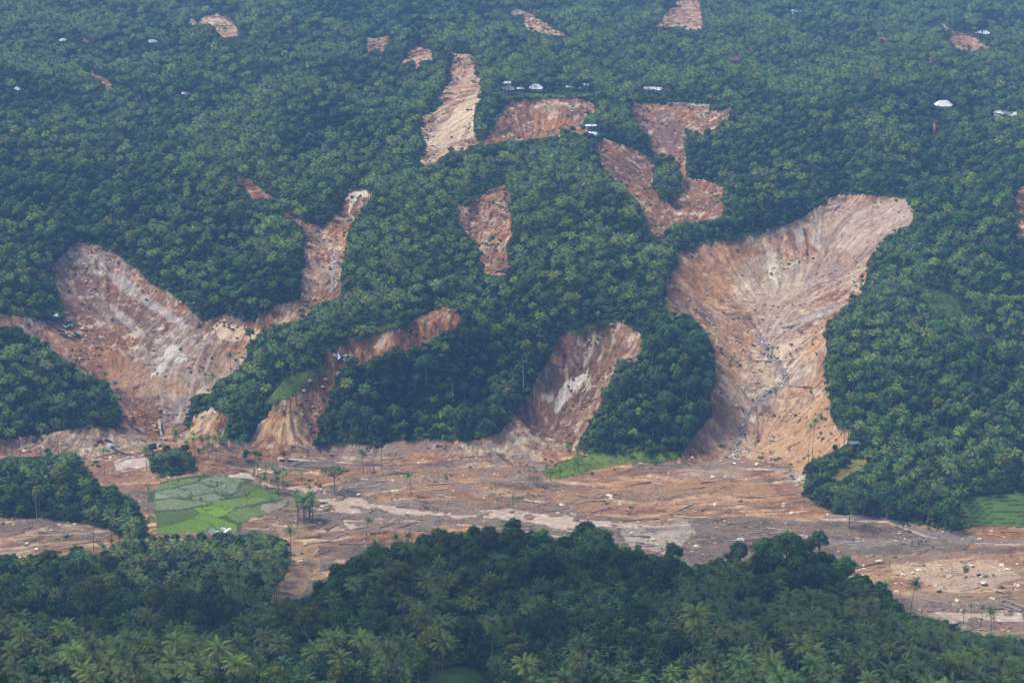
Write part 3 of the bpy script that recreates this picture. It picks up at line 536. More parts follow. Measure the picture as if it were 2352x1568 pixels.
def coconut(seed, h, yellow, lod=0):
    r = np.random.default_rng(seed)
    lx, ly = r.normal(0, 1.0, 2); tr = Tri(); cr = Tri()
    path = [(lx*(q**2), ly*(q**2), h*q) for q in np.linspace(0, 1, 6)]
    tube(tr, path, [.30, .19, .16, .15, .14, .13], 6)
    top = np.array(path[-1]); nf = r.integers(21, 27); ga = 2.39996
    for i in range(nf):
        q = i/(nf-1); az = i*ga + r.normal(0, .15); e0 = math.radians(78 - 92*q**.85 + r.normal(0, 6)); L = 4.6*(.80+.2*math.sin(math.pi*min(1, q+.2)))*r.uniform(.9, 1.1)
        droop = math.radians(48+34*(1-q)+r.normal(0, 8)); ns = 9
        ts = np.linspace(0, 1, ns+1); el = e0 - droop*ts**1.4; dl = L/ns
        dirh = np.array([math.cos(az), math.sin(az), 0]); up = np.array([0, 0, 1.]); side = np.array([-math.sin(az), math.cos(az), 0])
        tw = r.normal(0, .25)
        P_ = [top+up*.1]
        for k in range(ns): P_.append(P_[-1]+dl*(dirh*math.cos(el[k])+up*math.sin(el[k])))
        P_ = np.array(P_)
        g = np.array([.078, .146, .036])*r.uniform(.7, 1.3); yl = np.array([.27, .27, .065]); brn = np.array([.17, .125, .06])
        a = yellow*(q**1.6)*r.uniform(.3, 1.3); cc = g*(1-min(a, 1))+yl*min(a, 1)
        if q > .93 and r.random() < .35: cc = brn; 
        V_, F_, C_ = [], [], []
        for k in range(ns):
            p, pn_ = P_[k], P_[k+1]; fw = (pn_-p)/dl; n_ = np.cross(side, fw); ll = (1.15*math.sin(math.pi*(.12+.80*(k+.5)/ns))**.7)*r.uniform(.85, 1.1)
            for sg in (-1, 1):
                for hk in (0, .5):
                    o = len(V_); b0 = p+(pn_-p)*hk; b1 = b0+(pn_-p)*.42
                    sd_ = side*sg
                    tip = b0+(pn_-p)*.25+sd_*ll*math.cos(tw*sg*.5)*.82+fw*ll*.45-up*ll*(.30+.18*r.random())
                    V_ += [b0, b1, tip]; F_.append((o, o+1, o+2)); C_ += [cc*1.15, cc*1.15, cc*.95]
            o = len(V_); wd = n_*0+side*.07; V_ += [p-wd, p+wd, pn_]; F_.append((o, o+1, o+2)); C_ += [np.array([.16, .17, .06])*1.0]*3
        cr.add(V_, F_, C_)
    for k in range(7):   # nuts
        w = r.random()*6.3; c_ = top+np.array([math.cos(w)*.35, math.sin(w)*.35, -.35-.2*r.random()]); s_ = .2
        cr.add([c_+np.array(v)*s_ for v in ((1,0,0),(0,1,0),(-1,0,0),(0,-1,0),(0,0,1),(0,0,-1))], [(0,1,4),(1,2,4),(2,3,4),(3,0,4),(1,0,5),(2,1,5),(3,2,5),(0,3,5)], (.13, .11, .04))
    return [('trunk', tr.mesh('trunk', M_bark)), ('crown', cr.mesh('crown', M_palm))]
def leaves(t, P_, D_, size, col, r, jit=.8, el=1.6):
    n_ = len(P_); nrm = D_ + r.normal(0, jit*.5, (n_, 3)); nrm /= np.linalg.norm(nrm, axis=1)[:, None]
    a = np.cross(nrm, r.normal(0, 1, (n_, 3))); a /= np.linalg.norm(a, axis=1)[:, None]; b = np.cross(nrm, a)
    s_ = size*r.uniform(.6, 1.3, (n_, 1)); V_ = np.stack([P_-a*s_*el*.5, P_+b*s_*.5, P_+a*s_*el*.5, P_-b*s_*.5], 1).reshape(-1, 3)
    i = np.arange(n_)*4; Fq = np.concatenate([np.stack([i, i+1, i+2], 1), np.stack([i, i+2, i+3], 1)])
    t.add(V_, Fq, np.repeat(col, 4, 0))
def sphdir(r, n_, zmin=-.35):
    z = r.uniform(zmin, 1, n_); w = r.uniform(0, 2*math.pi, n_); s_ = np.sqrt(1-z*z); return np.stack([s_*np.cos(w), s_*np.sin(w), z], 1)
def broad(seed, h, w, hc, lumps, base, nleaf=2600, size=.52, flat=False, open_=.0):
    r = np.random.default_rng(seed); tr = Tri(); cr = Tri(); zc = h-hc
    base = np.array(base); C = []
    for k in range(lumps):
        q = (k+.5)/lumps; ph = k*2.39996+r.normal(0, .3)
        if flat: rr = w*.5*math.sqrt(q)*.86; z = zc+hc*(.72-.25*q)+r.normal(0, .25); R_ = w*.13*r.uniform(.8, 1.3)
        else:
            el = math.asin(1-1.25*q) if 1-1.25*q > -1 else -.3
            rr = w*.5*.68*math.cos(el)*r.uniform(.75, 1.12); z = zc+hc*.42+hc*.40*math.sin(el)*r.uniform(.85, 1.15); R_ = w*.5*r.uniform(.27, .46)
        C.append((rr*math.cos(ph), rr*math.sin(ph), z, R_))
    C = np.array(C); wts = C[:, 3]**2; wts /= wts.sum()
    for k, (x, y, z, R_) in enumerate(C):
        n_ = int(nleaf*wts[k]); D_ = sphdir(r, n_, -.5); rad = R_*r.uniform(.62, 1.08, (n_, 1))*(1+.18*np.sin(D_[:, :1]*9+k)*np.cos(D_[:, 1:2]*8))
        Pp = np.array([x, y, z])+D_*rad*np.array([1, 1, .42 if flat else .82])
        cl = base*r.uniform(.78, 1.22)*r.uniform(.7, 1.3, (n_, 1))*np.array([1, 1, 1])
        new = (r.random((n_, 1)) < .12)*np.array([.05, .06, .0]); leaves(cr, Pp, D_, size, cl+new*.6, r)
    tube(tr, [(0, 0, -.5), (r.normal(0, .15), r.normal(0, .15), zc*.5), (r.normal(0, .3), r.normal(0, .3), zc+hc*.2), (0, 0, h-hc*.3)], [.3, .24, .2, .06] if flat else [w*.042, w*.032, w*.026, .06], 6)
    for k in r.permutation(lumps)[:min(lumps, 9)]:
        x, y, z, R_ = C[k]; z0 = zc*r.uniform(.75, 1.05); tube(tr, [(0, 0, z0), (x*.45, y*.45, z0+(z-z0)*.62), (x, y, z)], [w*.017, w*.012, .04], 4)
    return [('trunk', tr.mesh('trunk', M_bark)), ('crown', cr.mesh('crown', M_leaf))]
def areca(seed, h, tint):
    r = np.random.default_rng(seed); tr = Tri(); cr = Tri(); l_ = r.normal(0, .35, 2)
    tube(tr, [(l_[0]*q*q, l_[1]*q*q, h*q) for q in (0, .5, 1)], [.13, .11, .10], 5)
    top = np.array([l_[0], l_[1], h]); up = np.array([0, 0, 1.])
    for i in range(9):
        az = i*2.4+r.normal(0, .2); q = i/8; e0 = math.radians(72-70*q); L = r.uniform(2.2, 2.7); ns = 5; dr = math.radians(85)
        dh = np.array([math.cos(az), math.sin(az), 0]); side = np.array([-math.sin(az), math.cos(az), 0]); p = top.copy(); cc = np.array(tint)*r.uniform(.75, 1.25); V_, F_, C_ = [], [], []
        for k in range(ns):
            e = e0-dr*(k/ns)**1.3; fw = dh*math.cos(e)+up*math.sin(e); pn_ = p+fw*L/ns; ll = .9*math.sin(math.pi*(.2+.7*(k+.5)/ns))
            for sg in (-1, 1):
                o = len(V_); V_ += [p, pn_, p+(pn_-p)*.6+side*sg*ll+fw*ll*.5-up*ll*.25]; F_.append((o, o+1, o+2)); C_ += [cc, cc, cc*.9]
            p = pn_
        cr.add(V_, F_, C_)
    return [('trunk', tr.mesh('trunk', M_bark)), ('crown', cr.mesh('crown', M_palm))]
def shrub(seed, w, h, col_, n_=170, size=.5):
    r = np.random.default_rng(seed); t = Tri()
    for k in range(5):
        c = np.array([r.normal(0, w*.28), r.normal(0, w*.28), h*r.uniform(.15, .45)]); D_ = sphdir(r, n_//5, -.1)
        leaves(t, c+D_*w*.33*r.uniform(.7, 1.1, (len(D_), 1))*np.array([1, 1, h/w*1.1]), D_, size, np.array(col_)*r.uniform(.7, 1.3, (len(D_), 1)), r)
    return [('foliage', t.mesh('foliage', M_leaf))]
def banana(seed, col_):
    r = np.random.default_rng(seed); t = Tri(); up = np.array([0, 0, 1.])
    for i in range(9):
        az = i*2.4; e0 = math.radians(r.uniform(45, 85)); dh = np.array([math.cos(az), math.sin(az), 0]); side = np.array([-math.sin(az), math.cos(az), 0]); p = np.array([0, 0, r.uniform(.8, 1.8)]); L = r.uniform(1.8, 2.8)
        V_, F_ = [p-side*.1, p+side*.1], []
        for k in range(4):
            e = e0-1.6*(k/4)**1.2; p = p+(dh*math.cos(e)+up*math.sin(e))*L/4; w_ = .42*math.sin(math.pi*(.25+.6*(k+1)/4)); o = len(V_); V_ += [p-side*w_-up*.08, p+side*w_-up*.08]; F_ += [(o-2, o-1, o+1), (o-2, o+1, o)]
        t.add(V_, F_, np.array(col_)*r.uniform(.8, 1.25))
    return [('foliage', t.mesh('foliage', M_palm))]
DG, MG, OG, BG, LG, RB = (.036, .078, .020), (.056, .118, .025), (.092, .122, .026), (.044, .094, .034), (.092, .175, .036), (.13, .07, .04)
KIND = {}
KIND['coco'] = dict(name='coconut_palm', proto=[coconut(200+i, h_, y_) for i, (h_, y_) in enumerate([(15, .35), (18, .75), (13, .55), (20, .3), (16.5, 1.0), (14, .15), (17, .5), (29, .4)])],
    hgt=[15, 18, 13, 20, 16.5, 14, 17, 29], wid=[8.4]*8, sep=5.7, look=['green', 'yellow-tipped', 'olive green', 'tall dark green', 'golden-fringed', 'dark green', 'grey-green', 'very tall'])
KIND['broad'] = dict(name='broadleaf_tree', proto=[broad(300, 14, 10, 8, 15, DG), broad(301, 12, 9, 7.5, 13, MG), broad(302, 16, 9, 10, 15, DG), broad(303, 11, 8, 7, 11, OG), broad(304, 13, 11, 7.5, 17, BG), broad(305, 10, 7.5, 6.5, 10, LG), broad(306, 15, 12, 9, 20, MG, 3200), broad(307, 19, 15, 11, 26, BG, 4200, .56), broad(308, 20, 9, 9, 12, OG, 2300), broad(309, 9, 6.5, 6, 8, (.095, .165, .035), 1500)],
    hgt=[14, 12, 16, 11, 13, 10, 15, 19, 20, 9], wid=[10, 9, 9, 8, 11, 7.5, 12, 15, 9, 6.5], sep=5.8, look=['dark round', 'leafy green', 'tall dark', 'olive green', 'wide bluish green', 'small light green', 'large bushy', 'very large spreading', 'tall slender', 'low yellowish green'])
KIND['areca'] = dict(name='areca_palm', proto=[areca(400, 9, (.085, .155, .03)), areca(401, 11, (.06, .12, .028)), areca(402, 7.5, (.12, .18, .04)), areca(403, 10, (.07, .14, .03))],
    hgt=[9, 11, 7.5, 10], wid=[3.4]*4, sep=2.3, look=['bright green', 'dark green', 'lime green', 'slim green'])
# region shares: (outline, coconut share, areca share) read at the crown's place
REG = [
 ([(600,1440),(900,1400),(980,1340),(1150,1330),(1250,1400),(1250,1600),(900,1600),(600,1600)], .32, .45),
 ([(-700,1440),(620,1440),(900,1480),(900,1600),(-700,1600)], .75, .0),
 ([(1100,1320),(1300,1330),(1560,1350),(1560,1600),(1000,1600),(1100,1450)], .06, .68),
 ([(1560,1350),(1750,1370),(2050,1400),(2200,1460),(3060,1540),(3060,1600),(1560,1600)], .88, .0),
 ([(-700,1370),(560,1370),(660,1440),(-700,1470)], .12, .0), ([(180,1200),(680,1200),(680,1385),(520,1400),(300,1360),(180,1340)], .80, .0), ([(-700,1220),(200,1240),(200,1400),(-700,1400)], .12, .0),
 ([(1730,1190),(1830,1190),(1830,1300),(1730,1320)], .45, 0), ([(700,1180),(2100,1180),(2200,1470),(700,1470)], .05, .03),
 ([(-700,1000),(360,1000),(360,1260),(-700,1260)], .38, .05),
 ([(1840,1085),(2100,1110),(2250,1210),(1900,1230),(1840,1130)], .02, .08), ([(1950,940),(3060,930),(3060,1145),(2230,1130),(2100,1100),(1960,1080)], .86, .03), ([(1880,520),(3060,520),(3060,960),(1880,1060)], .58, .04),
 ([(1370,760),(1650,700),(1650,990),(1340,1000)], .12, .03), ([(1300,960),(1650,960),(1600,1060),(1240,1090)], .08, .6),
 ([(690,800),(1280,760),(1240,960),(690,960)], .14, .02), ([(690,950),(1200,940),(1160,1020),(690,1020)], .08, .5), ([(780,760),(1050,740),(1000,830),(780,830)], .7, 0),
 ([(430,780),(620,740),(760,700),(1060,640),(1100,720),(800,780),(650,950),(560,1000),(400,1000)], .74, 0), ([(-700,740),(290,760),(300,1000),(-700,1040)], .42, 0),
 ([(1540,540),(1900,420),(1950,380),(1700,500)], .2, .1), ([(780,400),(950,330),(1400,290),(1540,560),(1600,740),(1250,760),(1060,720),(780,740)], .86, .01),
 ([(1560,250),(1700,250),(1700,560),(1560,560)], .5, 0), ([(1700,300),(3060,300),(3060,520),(1700,520)], .25, .03), ([(1700,200),(3060,190),(3060,320),(1700,320)], .6, 0),
 ([(700,110),(1000,90),(1000,420),(700,450)], .5, 0), ([(1050,40),(3060,-60),(3060,220),(1050,330)], .85, 0), ([(380,180),(900,180),(900,420),(450,420)], .62, 0), ([(-700,-60),(1100,-60),(1100,190),(-700,180)], .58, 0),
 ([(-700,180),(400,180),(450,470),(-700,480)], .24, 0), ([(-700,460),(780,420),(760,740),(-700,760)], .42, 0)]
regR = np.full((RH, RW), 200, np.uint8)
for k in range(len(REG)-1, -1, -1): regR[inpoly(rx, ry, REG[k][0])] = k
visforest = (soilR == 0) & (fieldR == 0) & (~terrR)
lawn = np.zeros((RH, RW), bool)
for k, s in enumerate(GRASS):
    if k in (1, 2, 3, 4, 10, 13, 11): lawn |= (grassR == k+1)
small = np.isin(soilR, [k+1 for k in range(len(SOIL)) if np.ptp(np.array(SOIL[k][0])[:, 0])*np.ptp(np.array(SOIL[k][0])[:, 1]) < 14000])
def grow(m, n_):
    for _ in range(n_):
        q = m.copy(); q[1:] |= m[:-1]; q[:-1] |= m[1:]; q[:, 1:] |= m[:, :-1]; q[:, :-1] |= m[:, 1:]; m = q
    return m
visforest &= ~lawn; visforest &= ~grow(small, 9); visforest &= ~grow(soilR > 0, 5)
for X_, Y_, w_ in [(1231,205,24),(1170,200,22),(1344,200,14),(1310,203,12),(1490,208,12),(1512,206,12),(1357,290,16),(1362,312,16),(2166,243,30),(2305,262,34),(2257,78,22),(2030,93,16),(350,98,22),(146,95,18),(42,210,14),(426,219,12),(1829,30,14),(1962,1022,12),(2143,142,10),(1686,141,12)]:
    visforest[int(Y_-8-RY0):int(Y_+5-RY0), int(X_-w_*.8-RX0):int(X_+w_*.8-RX0)] = False
fgl_R = inpoly(rx, ry, [(950,1600),(990,1543),(1040,1528),(1095,1523),(1125,1545),(1150,1600)]) | inpoly(rx, ry, FORE_SOIL[0][0])
# terrain horizon for hidden-tree culling
PXv, PYv = project(VX, VY, VZ); hor = np.minimum.accumulate(PYv, 0)
def horizon(x, y):
    r_ = np.interp(y, rowy, np.arange(len(rowy))).astype(int)-3; c_ = np.clip(np.interp(((x/y)*F/1.05+1176), colx, np.arange(len(colx))).astype(int), 0, len(colx)-1)
    return hor[np.clip(r_, 0, len(rowy)-1), c_]
sp = 3.1; ys_ = np.arange(520, 2700, sp); cand = []
for y in ys_:
    hw = y*.275+135; xs_ = np.arange(-hw, hw, sp); cand.append(np.stack([xs_+RNG.uniform(-1.5, 1.5, len(xs_)), np.full(len(xs_), y)+RNG.uniform(-1.5, 1.5, len(xs_))], 1))
cand = np.concatenate(cand); CXs, CYs = cand[:, 0], cand[:, 1]; CZ = ground_z(CXs, CYs)
bx, by = project(CXs, CYs, CZ); cz = CZ+13.0; cx_, cy_ = project(CXs, CYs, cz)
fgc = CYs < CUT
bsoil = np.where(fgc, False, samp(soilR, bx, by) > 0) | (~fgc & ((samp(fieldR, bx, by) > 0) | samp(terrR, bx, by, False) | samp(waterR, bx, by, False)))
glv = np.where(fgc, 0, samp(grassR, bx, by))
fgl = fgc & (inpoly(bx, by, FORE_SOIL[0][0]) | inpoly(bx, by, [(950,1600),(990,1545),(1040,1530),(1095,1525),(1125,1545),(1150,1600)]))
hz = horizon(CXs, CYs)
ok = ~bsoil & ~fgl & (hz > cy_-14) & (cx_ > -680) & (cx_ < 3040) & (cy_ < 1640) & (cy_ > -60)
idx = np.nonzero(ok)[0]; RNG.shuffle(idx)
# tall things first so that the wood closes, then fill the gaps
trees = []; cell = {}
nz1 = fbm(CXs, CYs, 60, 200, 4)
def free(x, y, rad):
    i0, j0 = int(x//8), int(y//8)
    for i in range(i0-1, i0+2):
        for j in range(j0-1, j0+2):
            for (a, b, q) in cell.get((i, j), ()):
                if (a-x)**2+(b-y)**2 < ((q+rad)*.5)**2: return False
    return True
def vis_ok(x, y, z, k, v, s):
    JX, JY = random.gauss(0, 3), (random.uniform(-5, 6) + (14 if random.random() < .07 else 0) if y >= CUT else (random.uniform(-3, 9) if random.random() < .85 else random.uniform(9, 24)))
    h = KIND[k]['hgt'][v]*s; w = KIND[k]['wid'][v]*s
    zt_ = z+h
    if k == 'coco': pts_ = [(0, zt_), (-w*.32, zt_-.5), (w*.32, zt_-.5), (0, zt_-w*.2), (0, zt_+1.2)]
    elif k == 'broad': pts_ = [(0, zt_-h*.25), (-w*.36, zt_-h*.3), (w*.36, zt_-h*.3), (0, zt_-h*.02), (0, zt_-h*.5)]+([(-w*.3, zt_-h*.12), (w*.3, zt_-h*.12)] if y < CUT else [])
    else: pts_ = [(0, zt_), (-w*.3, zt_), (w*.3, zt_), (0, zt_+1)]
    P_ = [project(x+a, y, b) for a, b in pts_]; far_ = y >= CUT
    for X_, Y_ in P_:
        X_ = float(X_)+JX; Y_ = float(Y_)+JY; i = int(X_-RX0); j = int(Y_-RY0)
        if not (0 <= i < RW and 0 <= j < RH): continue
        if far_:
            if not visforest[j, i] and not (Y_ > 1205 and not fgR[j, i]): return False
        elif fgR[j, i] or fgl_R[j, i]: return False
    return True
SEPV = {4: 1.1, 6: 1.3, 7: 1.75, 9: .75}
def place(k, x, y, v=None, s=None, rot=None, **kw):
    z = float(ground_z(x, y)); trees.append(dict(k=k, x=x, y=y, z=z-.15, v=v, s=s, rot=random.uniform(0, 6.28) if rot is None else rot, **kw))
    cell.setdefault((int(x//8), int(y//8)), []).append((x, y, KIND[k]['sep']*s*(SEPV.get(v, 1) if k == 'broad' else 1)))
def at(px_, py_, it=80):
    """the ground point seen at a picture point"""
    Ys = np.concatenate([np.arange(560, 1500, .75), np.arange(1500, 2700, 2.)]); Xs, _, Zr = unproject(px_, py_, Ys)
    g = ground_z(Xs, Ys); hit = np.nonzero(Zr <= g)[0]; k = hit[0] if len(hit) else -1
    return float(Xs[k]), float(Ys[k])
# trees that stand apart in the photograph: (kind, variant, picture x, base y, scale, label)
LONE = [
 ('coco', 7, 1856, 1065, .80, 'very tall coconut palm standing alone on the scar, left one of the pair'), ('coco', 7, 1865, 1058, .86, 'very tall coconut palm standing alone on the scar, right one of the pair'),
 ('coco', 2, 945, 1138, .95, 'lone short coconut palm in the debris above the river bend'), ('coco', 2, 841, 1240, .85, 'lone coconut palm in the debris left of the foreground wood'),
 ('coco', 2, 246, 1300, .8, 'lone coconut palm at the edge of the brown debris, lower left'), ('coco', 5, 835, 1085, .95, 'dark coconut palm beside the two thin trees on the mud'),
 ('coco', 5, 475, 900, .8, 'left palm of the pair on the brown slope edge'), ('coco', 5, 490, 902, .85, 'right palm of the pair on the brown slope edge'), ('coco', 0, 243, 895, .7, 'small palm leaning on the lower left scar'),
 ('coco', 0, 530, 865, .95, 'dark palm at the top end of the ridge beside the left bowl'), ('coco', 0, 405, 1045, .9, 'left palm of the clump beside the river, above the paddies'), ('coco', 5, 448, 1052, .85, 'palm standing among debris above the rice plots, left'),
 ('coco', 0, 497, 1062, 1.0, 'palm standing among debris above the rice plots, centre'), ('coco', 5, 545, 1065, .9, 'palm standing among debris above the rice plots, right'), ('coco', 2, 505, 1050, .8, 'short palm in the debris just behind the centre palm'),
 ('coco', 3, 240, 1090, .75, 'palm on the tip of the wood beside the white pool'), ('coco', 2, 2040, 1388, .8, 'palm on the foreground crest beside the lower right debris, left'), ('coco', 1, 2090, 1425, 1.0, 'palm on the foreground crest beside the lower right river, right'),
 ('coco', 0, 2275, 1478, 1.0, 'coconut palm beside the small green field, lower right'), ('coco', 0, 668, 1290, 1.1, 'tall palm at the right end of the lower left grove'),
 ('coco', 0, 1002, 845, .95, 'palm standing in front of the red bank on the middle slope'), ('coco', 1, 1035, 700, 1.0, 'palm with a bare trunk by the top of the middle bank'),
 ('coco', 2, 1380, 940, 1.0, 'palm at the right edge of the white streaked scar'), ('coco', 0, 145, 735, .7, 'palm at the left edge of the grey left scar'),
]
for k_, v, X_, Y_, s_, lab in LONE:
    x, y = at(X_, Y_); place(k_, x, y, v, s_, lone=lab)
ADD = [(1180, 1160, 12, 60, 40), (2270, 1440, 9, 90, 18), (655, 1125, 12, 60, 20), (700, 1200, 26, 20, 20), (1260, 1110, 10, 45, 22), (620, 1105, 5, 60, 12)]
for (X_, Y_, n_, dx, dy) in ADD:
    for _ in range(n_):
        x, y = at(X_+random.uniform(-dx, dx), Y_+random.uniform(-dy, dy)*.6); place('areca', x, y, random.choice((0, 1, 1, 3)), random.uniform(.55, .9) if (X_, Y_) != (700, 1200) else random.uniform(1.0, 1.45), lone_grp=(X_, Y_))
for (X_, Y_, v, s_, lab) in [(1365, 1330, 6, 1.55, 'big round dark tree standing above the foreground crest against the river'), (1465, 1330, 0, .95, 'round dark tree right of the big one, against the debris'), (1268, 1310, 0, .9, 'dark tree left of the big round one, beside the white water'),
   (400, 1085, 4, .85, 'round bushy tree standing on the mud beside the white pool'), (1240, 1290, 5, 1.5, 'light green spreading tree on the foreground crest'), (575, 790, 0, .8, 'dark open tree standing on the brown ridge tip'),
   (1900, 1085, 0, .8, 'dark tree between the scar and the yellow field'), (1625, 320, 1, .8, 'small round tree on the rim of the upper right scar'), (1755, 1310, 6, 1.0, 'dark tree on the peak of the right foreground hill'), (1880, 1290, 2, 1.1, 'dark tall tree on the right shoulder of the foreground hill'),
   (165, 1105, 6, 1.2, 'big domed tree at the top of the left wood'), (300, 1235, 2, 1.3, 'tall dark tree at the right end of the left wood'), (1435, 870, 4, .9, 'tree leaning over the right edge of the white streaked scar')]:
    x, y = at(X_, Y_); place('broad', x, y, v, s_, lone=lab)

SPEC = {'flat': broad(700, 13, 16, 3.4, 16, (.085, .13, .045), 1500, .5, flat=True), 'thin': broad(701, 21, 6, 5, 6, (.03, .055, .02), 420, .6), 'red': broad(702, 13, 9, 8, 13, RB, 1800), 'yellow': broad(703, 11, 8, 6, 11, (.15, .17, .04), 1800), 'grey': broad(704, 13, 9, 7, 12, (.10, .11, .075), 1200)}
def dead(seed, h):
    r = np.random.default_rng(seed); t = Tri(); t2 = Tri(); P_ = [(r.normal(0, .02)*i*i, r.normal(0, .02)*i*i, h*i/5) for i in range(6)]; tube(t, P_, [.34, .27, .23, .19, .13, .05], 6, (.4, .38, .34))
    for k in range(6):
        z = h*r.uniform(.55, .95); a = r.uniform(0, 6.28); L = r.uniform(1.5, 4); tube(t2, [(0, 0, z), (math.cos(a)*L*.5, math.sin(a)*L*.5, z+L*.5), (math.cos(a)*L*.7, math.sin(a)*L*.7, z+L)], [.12, .07, .03], 4, (.4, .38, .34))
    return [('trunk', t.mesh('trunk', M_dead)), ('branch', t2.mesh('branch', M_dead))]
M_dead, dn_, db_ = mat('bare_wood', .9, .1); dno = noise(dn_, 2, 3); dr_ = ramp(dn_, dno.outputs[0], [(.3, (.32, .29, .26)), (.7, (.52, .49, .45))]); dn_.links.new(dr_.outputs[0], db_.inputs['Base Color'])
SPEC['dead'] = dead(710, 17)
for nm, kd_, X_, Y_, s_, rot, cat_, lab in [
 ('umbrella_tree', 'flat', 768, 1128, 1.1, .3, 'tree', 'flat topped pale green tree standing in the river mud'), ('umbrella_tree', 'flat', 1950, 1212, 1.2, 1.3, 'tree', 'wide flat topped tree leaning over the debris, nearer one of two'), ('umbrella_tree', 'flat', 1960, 1180, 1.15, 2.3, 'tree', 'wide flat topped tree at the thicket edge, farther one of two'),
 ('slender_tree', 'thin', 860, 1090, .95, 0, 'tree', 'tall thin tree on the mud, left one of two'), ('slender_tree', 'thin', 877, 1084, .9, 2, 'tree', 'tall thin tree on the mud, right one of two'), ('slender_tree', 'thin', 1915, 1085, .8, 1, 'tree', 'thin tree beside the yellow field on the right'),
 ('red_leaved_tree', 'red', 337, 1335, 1.0, 0, 'tree', 'reddish brown leaved tree in the lower left wood'), ('yellow_green_tree', 'yellow', 1265, 700, .8, 0, 'tree', 'yellowish tree on the middle slope'), ('yellow_green_tree', 'yellow', 1825, 420, .8, 0, 'tree', 'left yellowish tree above the great scar'), ('yellow_green_tree', 'yellow', 1897, 424, .9, 1, 'tree', 'right yellowish tree above the great scar'),
 ('yellow_green_tree', 'yellow', 315, 285, .95, 1, 'tree', 'orange tinted tree in the upper left forest'), ('yellow_green_tree', 'yellow', 1715, 1335, .9, 1, 'tree', 'yellow green tree left of the right foreground hilltop'), ('yellow_green_tree', 'yellow', 2290, 262, .8, 1, 'tree', 'yellow tree between the upper right houses'), ('grey_leaved_tree', 'grey', 1495, 1560, 1.1, 0, 'tree', 'pale grey green tree at the bottom right of centre'), ('grey_leaved_tree', 'grey', 1165, 655, 1.0, 0, 'tree', 'grey green tree at the foot of the central scar'),
 ('bare_tree', 'dead', 1040, 925, .85, 0, 'dead tree', 'bare pale trunk on the middle spur, left'), ('bare_tree', 'dead', 1202, 892, 1.05, 0, 'dead tree', 'tallest bare pale trunk at the right end of the middle spur'), ('bare_tree', 'dead', 1228, 930, .8, .8, 'dead tree', 'bare trunk at the left edge of the streaked scar'), ('bare_tree', 'dead', 165, 450, .9, 0, 'dead tree', 'bare grey forked tree in the left forest'),
 ('bare_tree', 'dead', 600, 1360, .7, 0, 'dead tree', 'bare trunk at the lower left debris edge'), ('bare_tree', 'dead', 85, 1195, .8, 0, 'dead tree', 'bare leaning tree in front of the left wood'), ('bare_tree', 'dead', 1035, 1340, .8, 1, 'dead tree', 'bare white branched tree on the foreground hill'), ('bare_tree', 'dead', 2265, 1400, .45, 1, 'dead tree', 'short bare stem on the lower right river bank'), ('bare_tree', 'dead', 1720, 1405, .6, 1, 'dead tree', 'bare twiggy stem on the right foreground hill')]:
    x, y = at(X_, Y_); e = bpy.data.objects.new(nm, None); S.collection.objects.link(e); e.location = (x, y, float(ground_z(x, y))-.1); e.rotation_euler = (0, 0, rot); e.scale = (s_,)*3; e['label'] = lab; e['category'] = cat_; cell.setdefault((int(x//8), int(y//8)), []).append((x, y, 5))
    for pn, me_ in SPEC[kd_]: link(bpy.data.objects.new(pn, me_), e)
for (X_, Y_, n_, dx, dy, kk_, lo, hi, nm_) in [(550, 1160, 11, 95, 28, 'coco', .34, .5, 'rice plots'), (430, 1125, 9, 80, 16, 'coco', .32, .48, 'upper left rice plots'), (395, 1080, 6, 60, 8, 'coco', .6, .95, 'bank behind the paddies'), (640, 1140, 6, 20, 16, 'coco', .5, .7, 'river bank by paddies'), (655, 1118, 9, 45, 12, 'coco', .45, .65, 'river bank by paddies'), (700, 1165, 7, 20, 14, 'coco', .5, .7, 'clump beside rice plots'), (390, 1062, 8, 50, 14, 'broad', .45, .7, 'bank behind the paddies'), (480, 1045, 12, 80, 20, 'coco', .5, .85, 'bank behind the paddies'), (600, 1060, 5, 60, 14, 'broad', .3, .5, 'bank behind the paddies'), (1330, 1075, 7, 30, 14, 'coco', .45, .7, 'green field north of river'), (1450, 1045, 8, 80, 6, 'broad', .4, .6, 'green field north of river')]:
    for _ in range(n_): x, y = at(X_+random.uniform(-dx, dx), Y_+random.uniform(-dy, dy)); place(kk_, x, y, random.choice((0, 2, 5)) if kk_ == 'coco' else random.choice((0, 1, 3, 5)), random.uniform(lo, hi), lone_grp=nm_)
for (X_, Y_) in [(1510,385),(1530,395),(1550,410),(1520,420),(1545,440),(1530,455),(1556,430)]:
    x, y = at(X_, Y_+14); place('broad' if Y_ % 2 else 'coco', x, y, 0, .95)
